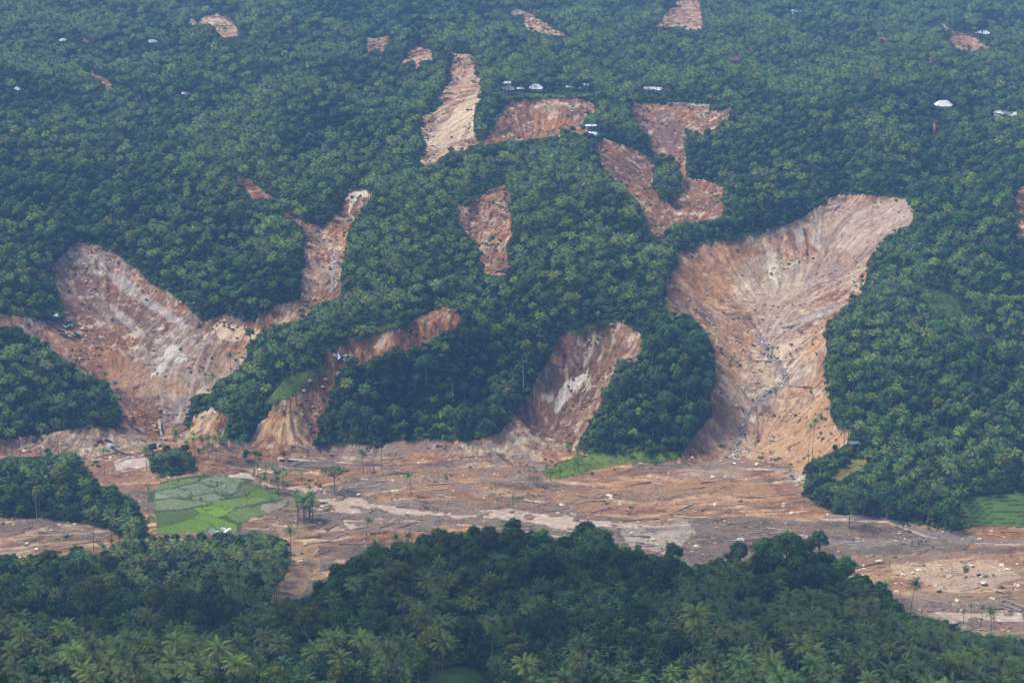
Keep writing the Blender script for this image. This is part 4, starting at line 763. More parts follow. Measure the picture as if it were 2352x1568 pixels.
for i in idx:
    x, y, z = float(CXs[i]), float(CYs[i]), float(CZ[i])
    jx, jy = int(cx_[i]-RX0), int(cy_[i]-RY0)
    rg = regR[jy, jx] if (0 <= jx < RW and 0 <= jy < RH) else 200
    pc, pa = (REG[rg][1], REG[rg][2]) if rg < 200 else (.45, .02)
    w = nz1[i]; pc2 = min(1, max(0, pc + w*(min(pc, 1-pc)+.15)*2.6)); u = random.random()
    k_ = 'coco' if u < pc2*(1-pa) else ('areca' if u > 1-pa else 'broad')
    g = int(glv[i])
    if g in (1, 7) and (random.random() > .12 or k_ != 'coco'): continue
    if g == 8: 
        if random.random() > .05: continue
        k_ = 'areca'
    if g and g not in (1, 7, 8) and random.random() > .03: continue
    v = random.randrange(7 if k_ == 'coco' else len(KIND[k_]['proto'])); s_ = random.uniform(.66, 1.18)*(1.15 if random.random() < .06 else 1)
    if k_ == 'coco' and not free(x, y, KIND[k_]['sep']*s_): k_ = 'broad'; v = random.choice((1, 3, 5, 5)); s_ = random.uniform(.5, .8)
    if k_ == 'broad' and y > 1500: s_ *= random.uniform(.8, 1.0)
    if not free(x, y, KIND[k_]['sep']*s_*(SEPV.get(v, 1) if k_ == 'broad' else 1)): continue
    if not vis_ok(x, y, z, k_, v, s_):
        s_ *= .7; 
        if k_ == 'areca' or not vis_ok(x, y, z, 'broad', 5, s_): continue
        k_ = 'broad'; v = random.choice((1, 3, 5))
    place(k_, x, y, v, s_)
cnt = {k_: sum(t['k'] == k_ for t in trees) for k_ in KIND}; print('TREES', cnt)
# how much of each shows: near to far over a coarse picture
occ = np.zeros((784, 1176), bool)
for t in sorted(trees, key=lambda t: t['y']):
    kd = KIND[t['k']]; h = kd['hgt'][t['v']]*t['s']; w = kd['wid'][t['v']]*t['s']
    zc_ = t['z']+h*(.97 if t['k'] != 'broad' else .68); X_, Y_ = project(t['x'], t['y'], zc_); X_ = float(X_); Y_ = float(Y_)
    t['px'], t['py'] = X_, Y_; sc2 = F/t['y']; rx_ = w*.42*sc2/2; ry_ = rx_*(.75 if t['k'] != 'broad' else .9)
    x0, x1, y0, y1 = [int(q) for q in (X_/2-rx_, X_/2+rx_+1, Y_/2-ry_, Y_/2+ry_+1)]
    x0 = max(x0, 0); y0 = max(y0, 0); sl = occ[y0:max(y1, 0), x0:max(x1, 0)]
    hidden = float(horizon(np.array([t['x']]), np.array([t['y']]))[0]) < Y_-2
    t['vis'] = 0 if hidden else float((~sl).sum()); sl[:] = True
trees = [t for t in trees if t.get('lone') or t['vis'] > 0 or random.random() < .55]
ORD = ['leftmost', 'second from left', 'third from left', 'fourth from left', 'fifth from left', 'sixth from left', 'seventh from left', 'eighth from left', 'ninth from left', 'tenth from left']
ROWN = ['bottom row', 'second row up', 'third row up', 'fourth row up', 'fifth row up', 'sixth row up', 'seventh row up', 'eighth row up', 'ninth row up', 'tenth row up', 'eleventh row up', 'twelfth row up', 'thirteenth row up', 'fourteenth row up', 'fifteenth row up', 'sixteenth row up', 'seventeenth row up', 'eighteenth row up']
def area(t):
    X_, Y_ = t['px'], t['py']
    if t['y'] < CUT or (Y_ > 1225 and X_ < 690):
        if Y_ < 1400:
            return 'lower left grove' if X_ < 690 else ('foreground crest' if X_ < 1560 else 'right foreground hilltop')
        return ('lower left corner', 'bottom left edge', 'bottom centre clearing', 'bottom centre right', 'bottom right slope', 'lower right corner')[min(5, int(X_/392))]
    if X_ < 360 and Y_ > 1010: return 'left valley wood'
    if X_ > 1840 and Y_ > 800: return 'right hillside above terraces'
    if X_ > 1840: return 'upper right hillside'
    if X_ < 300 and Y_ > 740: return 'left spur'
    if X_ < 1300 and Y_ > 740: return 'middle spur'
    if X_ < 1700 and Y_ > 700: return 'knoll between scars'
    if X_ > 760 and Y_ > 300: return 'central hill'
    return 'upper slopes' if Y_ < 460 else 'left hillside'
protos = {}
def inst(k_, v, root, parts):
    for nm, me_ in parts:
        o = bpy.data.objects.new(nm, me_); S.collection.objects.link(o); o.parent = root; protos.setdefault((k_, v), []).append(o) if len(protos.get((k_, v), [])) < len(parts) else None
def new_tree(t, label, group):
    kd = KIND[t['k']]; r_ = bpy.data.objects.new(kd['name'], None); r_.empty_display_size = 1; S.collection.objects.link(r_)
    r_.location = (t['x'], t['y'], t['z']); r_.rotation_euler = (0, 0, t['rot']); r_.scale = (t['s'],)*3
    r_['label'] = label; r_['category'] = {'coco': 'palm tree', 'broad': 'tree', 'areca': 'palm tree'}[t['k']]
    if group: r_['group'] = group
    inst(t['k'], t['v'], r_, kd['proto'][t['v']])
GRPN = {'coco': 'coconut palms', 'broad': 'broadleaf trees', 'areca': 'areca palms'}
NOUN = {'coco': 'coconut palm', 'broad': 'broadleaf tree', 'areca': 'slender areca palm'}
AGN = {(1180,1160): 'debris below green field', (2270,1440): 'lower right river bank', (440,1125): 'upper left rice plots', (560,1160): 'rice plots', (655,1125): 'river bank by paddies', (700,1200): 'clump beside rice plots', (1260,1110): 'tip of green field', (620,1105): 'top edge of paddies'}
stuff = {k_: [] for k_ in KIND}
for k_ in KIND:
    T_ = [t for t in trees if t['k'] == k_]
    inpic = lambda t: 0 < t['px'] < 2352 and 0 < t['py'] < 1575
    T_.sort(key=lambda t: -(1e9 if t.get('lone') or t.get('lone_grp') else (t['vis'] if inpic(t) else 0)))
    ind, rest = T_[:298], T_[298:]; stuff[k_] = rest
    # make sure each variant exists as an individual
    by = {}
    for t in ind:
        if t.get('lone'): new_tree(t, t['lone'], GRPN[k_]+' standing apart')
        else: by.setdefault(AGN.get(t['lone_grp'], t['lone_grp']) if t.get('lone_grp') else area(t), []).append(t)
    for ar, L in by.items():
        L.sort(key=lambda t: -t['py']); nrow = max(1, math.ceil(len(L)/9)); per = math.ceil(len(L)/nrow)
        for r_ in range(nrow):
            row = sorted(L[r_*per:(r_+1)*per], key=lambda t: t['px'])
            for q, t in enumerate(row):
                pos = ORD[q] if q < len(row)-1 or len(row) == 1 else 'rightmost'
                lk = KIND[k_]['look'][t['v']]
                if len(L) == 1: lab = f"{lk} {NOUN[k_]} standing on the {ar}"
                elif nrow == 1: lab = f"{lk} {NOUN[k_]}, {pos} on the {ar}"
                else: lab = f"{lk} {NOUN[k_]}, {pos}, {ROWN[r_]}, {ar}"
                new_tree(t, ' '.join(lab.split()[:16]), f"{GRPN[k_]} on the {ar}")
# shrubs and undergrowth close the ground under the wood
SH = [shrub(500, 3.4, 2.6, DG, 200), shrub(501, 2.8, 2.0, LG), shrub(502, 4.2, 3.2, MG, 240), shrub(503, 2.4, 1.8, OG), banana(504, (.075, .15, .03)), banana(505, (.05, .11, .025))]
shr = []
sp2 = 2.6; cs = []
for y in np.arange(530, 2650, sp2):
    hw = y*.272+110; st_ = sp2*(1+max(0, (y-1300)/1600)); xs_ = np.arange(-hw, hw, st_); cs.append(np.stack([xs_+RNG.uniform(-1.4, 1.4, len(xs_)), y+RNG.uniform(-1.3, 1.3, len(xs_))], 1))
cs = np.concatenate(cs); sz = ground_z(cs[:, 0], cs[:, 1]); sx, sy = project(cs[:, 0], cs[:, 1], sz); tx, ty = project(cs[:, 0], cs[:, 1], sz+2.2)
fg_ = cs[:, 1] < CUT; jitx = fbm(cs[:, 0], cs[:, 1], 12, 220, 3)*6
so_ = samp(soilR, sx+jitx, sy) > 0; top_ = samp(soilR, tx, ty) > 0; gl = samp(grassR, sx, sy); fi = (samp(fieldR, sx, sy) > 0) | samp(terrR, sx, sy, False) | (samp(fieldR, tx, ty) > 0)
wood = np.where(fg_, ~(inpoly(sx, sy, FORE_SOIL[0][0]) | inpoly(sx, sy, [(950,1600),(990,1545),(1040,1530),(1095,1525),(1125,1545),(1150,1600)])), ~so_ & ~top_ & (gl == 0) & ~fi)
u = RNG.random(len(cs)); inscar = ~fg_ & so_ & ~samp(waterR, sx, sy, False)
scl = bil(GZx, cs[:, 0], cs[:, 1])**2+bil(GZy, cs[:, 0], cs[:, 1])**2
cl_ = fbm(cs[:, 0], cs[:, 1], 22, 230, 3)
keep = (wood & (u < .9)) | (inscar & (cl_ > .34) & (u < .10)) | (~fg_ & (gl > 0) & (u < .12)) | (~fg_ & (gl >= 3) & (gl <= 5) & (u < .5)) | (fi & (u < .004))
edge = bil(sg, cs[:, 0], cs[:, 1]); keep |= inscar & (edge < .80) & (cs[:, 1] > 1150) & (fbm(cs[:, 0], cs[:, 1], 13, 236, 3) > .12) & (u < .30)
keep &= (horizon(cs[:, 0], cs[:, 1]) > ty-10)
for i in np.nonzero(keep)[0]: shr.append((cs[i, 0], cs[i, 1], sz[i]-.2, random.random()*6.28, random.uniform(.6, 1.25)*(1 if wood[i] else (.6 if inscar[i] else .4)), random.randrange(6) if random.random() < .6 else random.randrange(4)))
print('SHRUBS', len(shr))
def gn_stuff(name, recs, variants, **props):
    a = np.array(recs, float); me_ = bpy.data.meshes.new(name); me_.vertices.add(len(a)); me_.vertices.foreach_set('co', a[:, :3].astype(np.float32).ravel())
    for nm, cidx, ty_ in (('rot', 3, 'FLOAT'), ('scl', 4, 'FLOAT'), ('var', 5, 'INT')):
        at_ = me_.attributes.new(nm, ty_, 'POINT'); at_.data.foreach_set('value', a[:, cidx].astype(np.int32 if ty_ == 'INT' else np.float32))
    o = mk(name, me_, kind='stuff', **props)
    g = bpy.data.node_groups.new(name+'_scatter', 'GeometryNodeTree'); g.interface.new_socket('Geometry', in_out='INPUT', socket_type='NodeSocketGeometry'); g.interface.new_socket('Geometry', in_out='OUTPUT', socket_type='NodeSocketGeometry')
    gi = g.nodes.new('NodeGroupInput'); go = g.nodes.new('NodeGroupOutput'); J = g.nodes.new('GeometryNodeJoinGeometry')
    def attr(nm, dt):
        n_ = g.nodes.new('GeometryNodeInputNamedAttribute'); n_.data_type = dt; n_.inputs['Name'].default_value = nm; return n_.outputs['Attribute']
    av, ar_, as_ = attr('var', 'INT'), attr('rot', 'FLOAT'), attr('scl', 'FLOAT'); cx = g.nodes.new('ShaderNodeCombineXYZ'); g.links.new(ar_, cx.inputs[2])
    for v, obs in variants.items():
        jj = g.nodes.new('GeometryNodeJoinGeometry')
        for ob in obs:
            oi_ = g.nodes.new('GeometryNodeObjectInfo'); oi_.inputs['Object'].default_value = ob; g.links.new(oi_.outputs['Geometry'], jj.inputs[0])
        cmp = g.nodes.new('FunctionNodeCompare'); cmp.data_type = 'INT'; cmp.operation = 'EQUAL'; g.links.new(av, cmp.inputs[2]); cmp.inputs[3].default_value = v
        ip = g.nodes.new('GeometryNodeInstanceOnPoints'); g.links.new(gi.outputs[0], ip.inputs['Points']); g.links.new(cmp.outputs[0], ip.inputs['Selection']); g.links.new(jj.outputs[0], ip.inputs['Instance']); g.links.new(cx.outputs[0], ip.inputs['Rotation']); g.links.new(as_, ip.inputs['Scale'])
        g.links.new(ip.outputs[0], J.inputs[0])
    g.links.new(J.outputs[0], go.inputs[0]); o.modifiers.new('scatter', 'NODES').node_group = g; return o
for k_, nm, lab in (('coco', 'coconut_palms', 'coconut palms crowding the farther slopes'), ('broad', 'broadleaf_woodland', 'broadleaf wood covering the farther slopes'), ('areca', 'areca_palms', 'slender areca palms among the farther trees')):
    L = stuff[k_]
    if not L: continue
    avail = {v for (kk, v) in protos if kk == k_}
    for t in L:
        if t['v'] not in avail: t['v'] = sorted(avail)[0]
    gn_stuff(nm, [(t['x'], t['y'], t['z'], t['rot'], t['s'], t['v']) for t in L], {v: protos[(k_, v)] for v in avail}, label=lab)
shp = {i: [bpy.data.objects.new('shrub', p[0][1])] for i, p in enumerate(SH)}
gn_stuff('undergrowth', shr, shp, label='low green undergrowth and seedlings beneath the trees')
# ---------------------------------------------------------------- houses
def simple(name, c, rough=.7, spec=.3, sc=1.5, var=.12):
    m, n_, b = mat(name, rough, spec); no = noise(n_, sc, 4); r_ = ramp(n_, no.outputs[0], [(.3, tuple(np.array(c)*(1-var*1.6))), (.7, tuple(np.minimum(np.array(c)*(1+var), .95)))]); n_.links.new(r_.outputs[0], b.inputs['Base Color']); return m
M_wroof = simple('zinc_roof_pale', (.58, .61, .66), .5, .4); M_broof = simple('zinc_roof_blue', (.42, .56, .66), .4, .5); M_rroof = simple('rusty_roof', (.34, .13, .13), .7, .3); M_groof = simple('grey_roof', (.36, .36, .40), .6, .4)
M_wall = simple('plaster_wall', (.60, .58, .54)); M_wallb = simple('timber_wall', (.22, .16, .12)); M_stone = simple('foundation_stone', (.20, .18, .15)); M_dark = simple('dark_opening', (.03, .03, .035)); M_black = simple('tarred_sheet', (.055, .05, .06), .5, .4)
def qmesh(name, v, f, m):
    me_ = bpy.data.meshes.new(name); me_.from_pydata([tuple(p) for p in v], [], f); me_.update(); me_.materials.append(m); return me_
def boxv(x0, x1, y0, y1, z0, z1):
    v = [(x, y, z) for z in (z0, z1) for (x, y) in ((x0, y0), (x1, y0), (x1, y1), (x0, y1))]; return v, [(3,2,1,0), (4,5,6,7), (0,1,5,4), (1,2,6,5), (2,3,7,6), (3,0,4,7)]
def hip(w, d_, z, h, ov, gable=False, th=.12):
    a, b = w/2+ov, d_/2+ov; r_ = (a if gable else max(.2, a-b*.85)); top = [(-r_, 0, z+h), (r_, 0, z+h)]; ba = [(-a, -b, z), (a, -b, z), (a, b, z), (-a, b, z)]
    v = ba+top+[(x, y, q-th) for x, y, q in ba]
    f = [(0, 1, 5, 4), (2, 3, 4, 5), (1, 2, 5), (3, 0, 4), (6, 7, 1, 0), (7, 8, 2, 1), (8, 9, 3, 2), (9, 6, 0, 3), (9, 8, 7, 6)]; return v, f
def house(X_, Y_, w, d_, roof, wall, label, rot=0, h=3.0, rh=2.4, gable=False, lift=0.0, veranda=True, cat='house'):
    w *= .86; d_ *= .86
    x, y = at(X_, Y_); z = float(ground_z(x, y)); zs = [float(ground_z(x+a*w*.5, y+b*d_*.5)) for a in (-1, 1) for b in (-1, 1)]; z = sorted(zs+[z])[2]+.3; low = max(min(zs)-z-.6, -2.2)
    r_ = bpy.data.objects.new('house', None); S.collection.objects.link(r_); r_.location = (x, y, z); r_.rotation_euler = (0, 0, rot); r_['label'] = label; r_['category'] = cat; r_['group'] = 'village houses on the slopes'
    def part(nm, vf, m, par=r_):
        return mk(nm, qmesh(nm, vf[0], vf[1], m), None, par) if False else link(bpy.data.objects.new(nm, qmesh(nm, vf[0], vf[1], m)), par)
    part('foundation', boxv(-w/2-.2, w/2+.2, -d_/2-.2, d_/2+.2, low, .25), M_stone)
    part('wall', boxv(-w/2, w/2, -d_/2, d_/2, .25, h), wall)
    part('roof', hip(w, d_, h+.05, rh, .9, gable), roof)
    part('door', boxv(-.5, .5, -d_/2-.06, -d_/2+.04, .26, 2.4), M_dark)
    for sx in ([-.34, .34] if w < 11 else [-.38, -.2, .2, .38]): part('window', boxv(sx*w-.6, sx*w+.6, -d_/2-.05, -d_/2+.05, 1.1, 2.3), M_dark)
    part('window', boxv(w/2-.05, w/2+.05, -.6, .6, 1.1, 2.3), M_dark)
    if veranda:
        part('veranda_roof', ([(-w*.4, -d_/2-.92, h-.1), (w*.4, -d_/2-.92, h-.1), (w*.4, -d_/2-2.6, h-.6), (-w*.4, -d_/2-2.6, h-.6)]+[(-w*.4, -d_/2-.92, h-.22), (w*.4, -d_/2-.92, h-.22), (w*.4, -d_/2-2.6, h-.72), (-w*.4, -d_/2-2.6, h-.72)], [(0,3,2,1), (4,5,6,7), (0,1,5,4), (1,2,6,5), (2,3,7,6), (3,0,4,7)]), roof)
        for sx in (-.38, 0, .38): part('post', boxv(sx*w-.1, sx*w+.1, -d_/2-2.5, -d_/2-2.3, low, h-.7), M_wall)
    return r_
house(1231, 212, 13, 9, M_wroof, M_wall, 'white house with a broad hipped roof alone on the green rim', .05, 3.2, 3.4)
house(1166, 212, 11, 8, M_groof, M_wallb, 'grey roofed house at the left end of the rim village', .4, 3, 2.6)
house(1163, 199, 8, 6, M_wroof, M_wall, 'small pale roofed house behind the grey one, left end of the rim', -.2, 2.8, 1.8, True, veranda=False)
house(1196, 212, 6, 5, M_broof, M_wallb, 'tiny pale blue hut between the two left rim houses', 0, 2.5, 1.2, True, veranda=False)
house(1344, 208, 6, 6, M_wroof, M_wall, 'small white house under palms at the right end of the rim', 0, 4.2, 1.5, True, veranda=False)
house(1310, 207, 8, 5, M_groof, M_wallb, 'low grey shed under palms left of the small white house', 0, 2.4, 1.2, True, veranda=False)
house(1490, 215, 9, 7, M_groof, M_wallb, 'dark walled house by the road, left of the pair', .1, 2.8, 1.6, True)
house(1512, 213, 8, 6, M_wroof, M_wall, 'pale roofed house by the road, right of the pair', -.1, 2.8, 1.5, True)
house(1357, 296, 8.5, 5, M_wroof, M_broof, 'long low house with a pale flat roof above the blue roof', .1, 2.6, 1.0, True, veranda=False)
house(1362, 318, 8, 7, M_broof, M_broof, 'house with a pale blue roof at the edge of the landslip', -.5, 2.4, 2.2, True, veranda=False)
house(2166, 251, 16, 9, M_wroof, M_wall, 'large white roofed house on the upper right terrace', .15, 3.2, 4.0)
house(2298, 268, 11, 7, M_wroof, M_wall, 'white roofed house by the upper right road, left of the pair', .5, 3, 2.2, True)
house(2318, 268, 12, 7, M_wroof, M_wall, 'white roofed house by the upper right road, right of the pair', -.25, 3, 2.2, True)
house(2257, 84, 14, 8, M_wroof, M_wall, 'distant white roofed house above the small right scar', .3, 3, 2.6)
house(2030, 99, 12, 8, M_rroof, M_wall, 'distant house with a dull red roof among palms', .2, 3.5, 2.6)
house(350, 104, 11, 6, M_broof, M_wall, 'distant pale blue roofed house in the upper left forest', .2, 3, 2.2)
house(146, 100, 8, 5, M_wroof, M_wall, 'distant long pale roof far up on the left', 0, 2.6, 1.8)
house(42, 216, 9, 7, M_wroof, M_wall, 'small white house at the left edge of the picture', .6, 4.0, 2.2)
house(426, 224, 9, 5, M_wroof, M_wallb, 'tiny tilted pale roof in the left forest', .7, 3, 1.5)
house(1829, 34, 10, 7, M_wroof, M_wall, 'distant white hut at the top right of centre', .3, 3.5, 2.0)
house(1962, 1026, 4.5, 4, M_broof, M_wallb, 'tiny hut with a pale blue roof beside the right scar', .3, 2.2, 1.0, True, veranda=False, cat='hut')
house(1686, 145, 11, 7, M_rroof, M_wall, 'distant dull red roof above the road', .0, 3.5, 2.4); house(2143, 146, 8, 6, M_rroof, M_wall, 'distant small red roof among palms on the right', .3, 3.5, 2.2)
# wrecked buildings -------------------------------------------------------------------------
def wreck(X_, Y_, n_, spread, mats_, label, seed):
    r = random.Random(seed); x, y = at(X_, Y_); z = float(ground_z(x, y)); e = bpy.data.objects.new('collapsed_house', None); S.collection.objects.link(e); e.location = (x, y, z); e['label'] = label; e['category'] = 'wrecked house'
    for k in range(n_):
        a, b = r.uniform(1.2, 3.4), r.uniform(.9, 2.2); nm = 'roof_sheet' if k % 3 else 'wall_panel'
        nx = 6; v = []; f = []
        for i in range(nx+1):
            for j in (0, 1): v.append((-a+2*a*i/nx, -b+2*b*j, .10*(i % 2)+.25*math.sin(i*.9)))
        n0 = len(v); v += [(p[0], p[1], p[2]-.08) for p in v]
        for i in range(nx): f += [(2*i, 2*i+2, 2*i+3, 2*i+1), (n0+2*i, n0+2*i+1, n0+2*i+3, n0+2*i+2)]
        R_ = Matrix.Rotation(r.uniform(0, 6.28), 4, 'Z') @ Matrix.Rotation(r.uniform(-.9, .9), 4, 'X') @ Matrix.Rotation(r.uniform(-.5, .5), 4, 'Y')
        ox, oy = r.uniform(-1, 1)*spread[0], r.uniform(-1, 1)*spread[1]; oz = float(ground_z(x+ox, y+oy))-z+r.uniform(.5, 2.0)
        o = link(bpy.data.objects.new(nm, qmesh(nm, [tuple((R_ @ Vector(p))+Vector((ox, oy, oz))) for p in v], f, r.choice(mats_))), e)
    for k in range(n_//2):
        v, f = boxv(-2.6, 2.6, -.1, .1, -.1, .1); R_ = Matrix.Rotation(r.uniform(0, 6.28), 4, 'Z') @ Matrix.Rotation(r.uniform(-.7, .7), 4, 'Y'); ox, oy = r.uniform(-1, 1)*spread[0], r.uniform(-1, 1)*spread[1]; oz = float(ground_z(x+ox, y+oy))-z+1.2
        link(bpy.data.objects.new('beam', qmesh('beam', [tuple((R_ @ Vector(p))+Vector((ox, oy, oz))) for p in v], f, M_wallb)), e)
wreck(140, 742, 14, (8, 5), [M_black, M_black, M_groof, M_wallb], 'dark collapsed house on the lip of the left scar', 3)
wreck(165, 768, 10, (7, 8), [M_black, M_groof, M_black], 'dark wreckage strewn below the collapsed house on the left', 4)
wreck(782, 822, 9, (5, 3), [M_black, M_wroof, M_groof], 'collapsed house with dark and white sheets above the orange bank', 5)
wreck(240, 1028, 9, (12, 6), [M_wroof, M_groof, M_wallb], 'scatter of white wreckage on the left debris', 6)
wreck(508, 1226, 8, (7, 3), [M_wroof, M_wroof, M_groof], 'pale sheets lying at the lower edge of the rice plots', 7)
wreck(1595, 330, 6, (3, 9), [M_wroof, M_wroof], 'white sheets strewn down the upper right gully', 8)
wreck(400, 1345-105, 6, (5, 3), [M_wroof, M_groof], 'white wreckage at the right tip of the left debris', 9)
# fallen trunks --------------------------------------------------------------------------------
def log_mesh(seed, L):
    r = np.random.default_rng(seed); t = Tri(); n_ = 7; q = np.linspace(0, 1, n_); b1, b2 = r.normal(0, .35, 2)
    P_ = np.stack([L*(q-.5), b1*np.sin(q*3.1), .25+b2*.4*np.sin(q*3.1)+.1*r.normal(0, 1, n_)*q], 1); R0 = .22+.014*L; tube(t, P_, list(R0*(1-.72*q)), 6)
    me1 = t.mesh('trunk', M_log); tb = Tri()
    for k in range(r.integers(3, 7)):
        i = r.integers(3, n_); a = r.uniform(0, 6.28); s_ = r.uniform(1, 2.6); p = P_[i]; tube(tb, [p, p+np.array([.5*s_, math.cos(a)*s_*.6, abs(math.sin(a))*s_*.5])], [.09, .03], 3)
    me2 = tb.mesh('branch', M_log); tr_ = Tri()
    for k in range(7):
        a = k*.9; tube(tr_, [P_[0], P_[0]+np.array([-.5, math.cos(a)*1.0, math.sin(a)*1.0])], [.16, .03], 3)
    return [('trunk', me1), ('branch', me2), ('root', tr_.mesh('root', M_log))]
LOGS = [log_mesh(600+i, L) for i, L in enumerate((8, 11, 14, 17, 20, 9))]
def add_log(x, y, rot, s_, v, label, grp):
    z = float(ground_z(x, y)); dx, dy = math.cos(rot), math.sin(rot); L = 5*s_
    za = float(ground_z(x-dx*L, y-dy*L)); zb = float(ground_z(x+dx*L, y+dy*L)); e = bpy.data.objects.new('fallen_tree', None); S.collection.objects.link(e)
    e.location = (x, y, (za+zb)/2*.5+z*.5+.25); e.rotation_euler = (0, -math.atan2(zb-za, 2*L), rot); e.scale = (s_,)*3; e['label'] = label; e['category'] = 'fallen tree'; e['group'] = grp
    for nm, me_ in LOGS[v]: link(bpy.data.objects.new(nm, me_), e)
FIX = [(960, 1512-10, .25, 1.0, 0), (1040, 1015, .3, 1.1, 4), (1230, 1000, .4, .8, 2), (1350, 1018, .3, .7, 1), (1115, 1110, .5, .7, 2), (1090, 1048, .2, 1, 3), (620, 925, 2.2, .8, 1), (2330, 1390, 2.2, 1.2, 4), (2310, 1395, 2.4, 1, 3), (1600, 1190, -.15, 1.3, 4), (1700, 1200, .5, 1.0, 3), (1020, 1110, .2, 1.0, 4), (610, 1370, .9, .9, 1), (640, 1375, -.2, .7, 0),
       (60, 1290, .8, 1.0, 2), (1720, 1240, .1, 1, 3), (1900, 830, .8, .7, 4), (1560, 1570-550, .9, .6, 2), (690, 1030, .3, .9, 1), (830, 1120, .2, 1, 3), (580, 1040, 1.2, .8, 2), (560, 1050, .4, .9, 0)]
AREAS = [('left debris', (20,1195,270,1280), 26), ('debris left of pool', (40,1010,330,1060), 14), ('left bowl outlet debris', (330,930,460,1050), 22), ('debris above rice plots', (480,1030,760,1090), 22), ('debris above the river', (760,1040,1240,1150), 34), ('river bars', (700,1150,1400,1230), 46), ('fan below great scar', (1300,1100,1840,1180), 32), ('debris right of river', (1430,1190,1900,1270), 36), ('lower right debris', (1950,1220,2340,1400), 36), ('lower left mud', (680,1180,860,1330), 14), ('left bowl floor', (180,780,520,900), 14), ('great scar', (1590,600,1900,1040), 16), ('left scar face', (160,600,400,770), 8), ('streaked middle scar', (1230,800,1430,1000), 7), ('upper right scar', (1460,260,1660,500), 8)]
rl = random.Random(5); nlog = 0
for (X_, Y_, a, s_, v) in FIX:
    x, y = at(X_, Y_); nlog += 1
AD = {0: 'short', 1: 'slim', 2: 'branching', 3: 'long', 4: 'very long', 5: 'stubby'}
for nm, (xa, ya, xb, yb), n_ in AREAS:
    recs = []
    for (X_, Y_, a, s_, v) in FIX:
        if xa <= X_ <= xb and ya <= Y_ <= yb: recs.append((X_, Y_, a, s_, v))
    while len(recs) < n_: recs.append((rl.uniform(xa, xb), rl.uniform(ya, yb), rl.gauss(.15, .5)+(3.14 if rl.random() < .5 else 0), rl.uniform(.55, 1.0), rl.randrange(6)))
    recs = [q for q in recs if soilR[int(q[1]-RY0), int(q[0]-RX0)] > 0]; recs.sort(key=lambda q: -q[1]); per = 9
    for r0 in range(0, len(recs), per):
        row = sorted(recs[r0:r0+per], key=lambda q: q[0])
        for q, (X_, Y_, a, s_, v) in enumerate(row):
            x, y = at(X_, Y_); pos = ORD[q] if q < len(row)-1 or len(row) == 1 else 'rightmost'
            add_log(x, y, a, s_, v, f"{AD[v]} fallen trunk, {pos}, {ROWN[r0//per]}, {nm}", f'fallen trees on the {nm}')
# loose wood and stones nobody could count --------------------------------------------------------
def scatter_pts(n_, box, ok_):
    out = []; r = np.random.default_rng(77)
    hx = ((box[0]-1176)/F, (box[2]-1176)/F)
    Y = r.uniform(885, 1300, n_); X = Y*r.uniform(*hx, n_)*1.04; Z = ground_z(X, Y); a, b = project(X, Y, Z)
    return X, Y, Z, a, b
X, Y, Z, a, b = scatter_pts(60000, (-80, 0, 2420, 0), None)
ss = samp(soilR, a, b); flr = (ss == len(SOIL)); dens = fbm(X, Y, 16, 300, 3); kk = flr & ~samp(waterR, a, b, False) & (b > 1000)
r = np.random.default_rng(8); sel = np.nonzero(kk & (dens > 0) & (r.random(len(X)) < .30))[0]
t = Tri(); Vs, Fs, Cs = [], [], []; o = 0
for i in sel:
    L = r.uniform(.8, 4.2); w = r.uniform(.05, .13); az = r.normal(.15, .8); el = r.normal(0, .16); dv = np.array([math.cos(az)*math.cos(el), math.sin(az)*math.cos(el), math.sin(el)]); s1 = np.array([-math.sin(az), math.cos(az), 0])*w; up = np.array([0, 0, w*1.6]); p = np.array([X[i], Y[i], Z[i]+.05])
    A_, B_ = p-dv*L/2, p+dv*L/2; Vs += [A_-s1, A_+s1, A_+up, B_-s1, B_+s1, B_+up]; Fs += [(o,o+3,o+5),(o,o+5,o+2),(o+1,o+2,o+5),(o+1,o+5,o+4),(o,o+2,o+1),(o+3,o+4,o+5)]; o += 6
    q = r.random(); c_ = np.array((.09, .055, .04)) if q < .5 else (np.array((.22, .16, .12)) if q < .8 else np.array((.5, .44, .38))); Cs += [c_]*6
me = raw_mesh('wood_litter', np.array(Vs), np.array(Fs), False); set_col(me, 'leaf', np.array(Cs))
M_lit, q_nt, q_b = mat('litter', .9, .1); q_v = N(q_nt, 'ShaderNodeVertexColor', layer_name='leaf'); q_n = noise(q_nt, 1.5, 2); q_r = ramp(q_nt, q_n.outputs[0], [(.3, (.75, .75, .75)), (.7, (1.2, 1.2, 1.2))]); q_nt.links.new(mul(q_nt, q_v.outputs[0], q_r.outputs[0]), q_b.inputs['Base Color'])
mk('wood_litter', me, M_lit, kind='stuff', label='broken sticks and branches strewn over the debris')
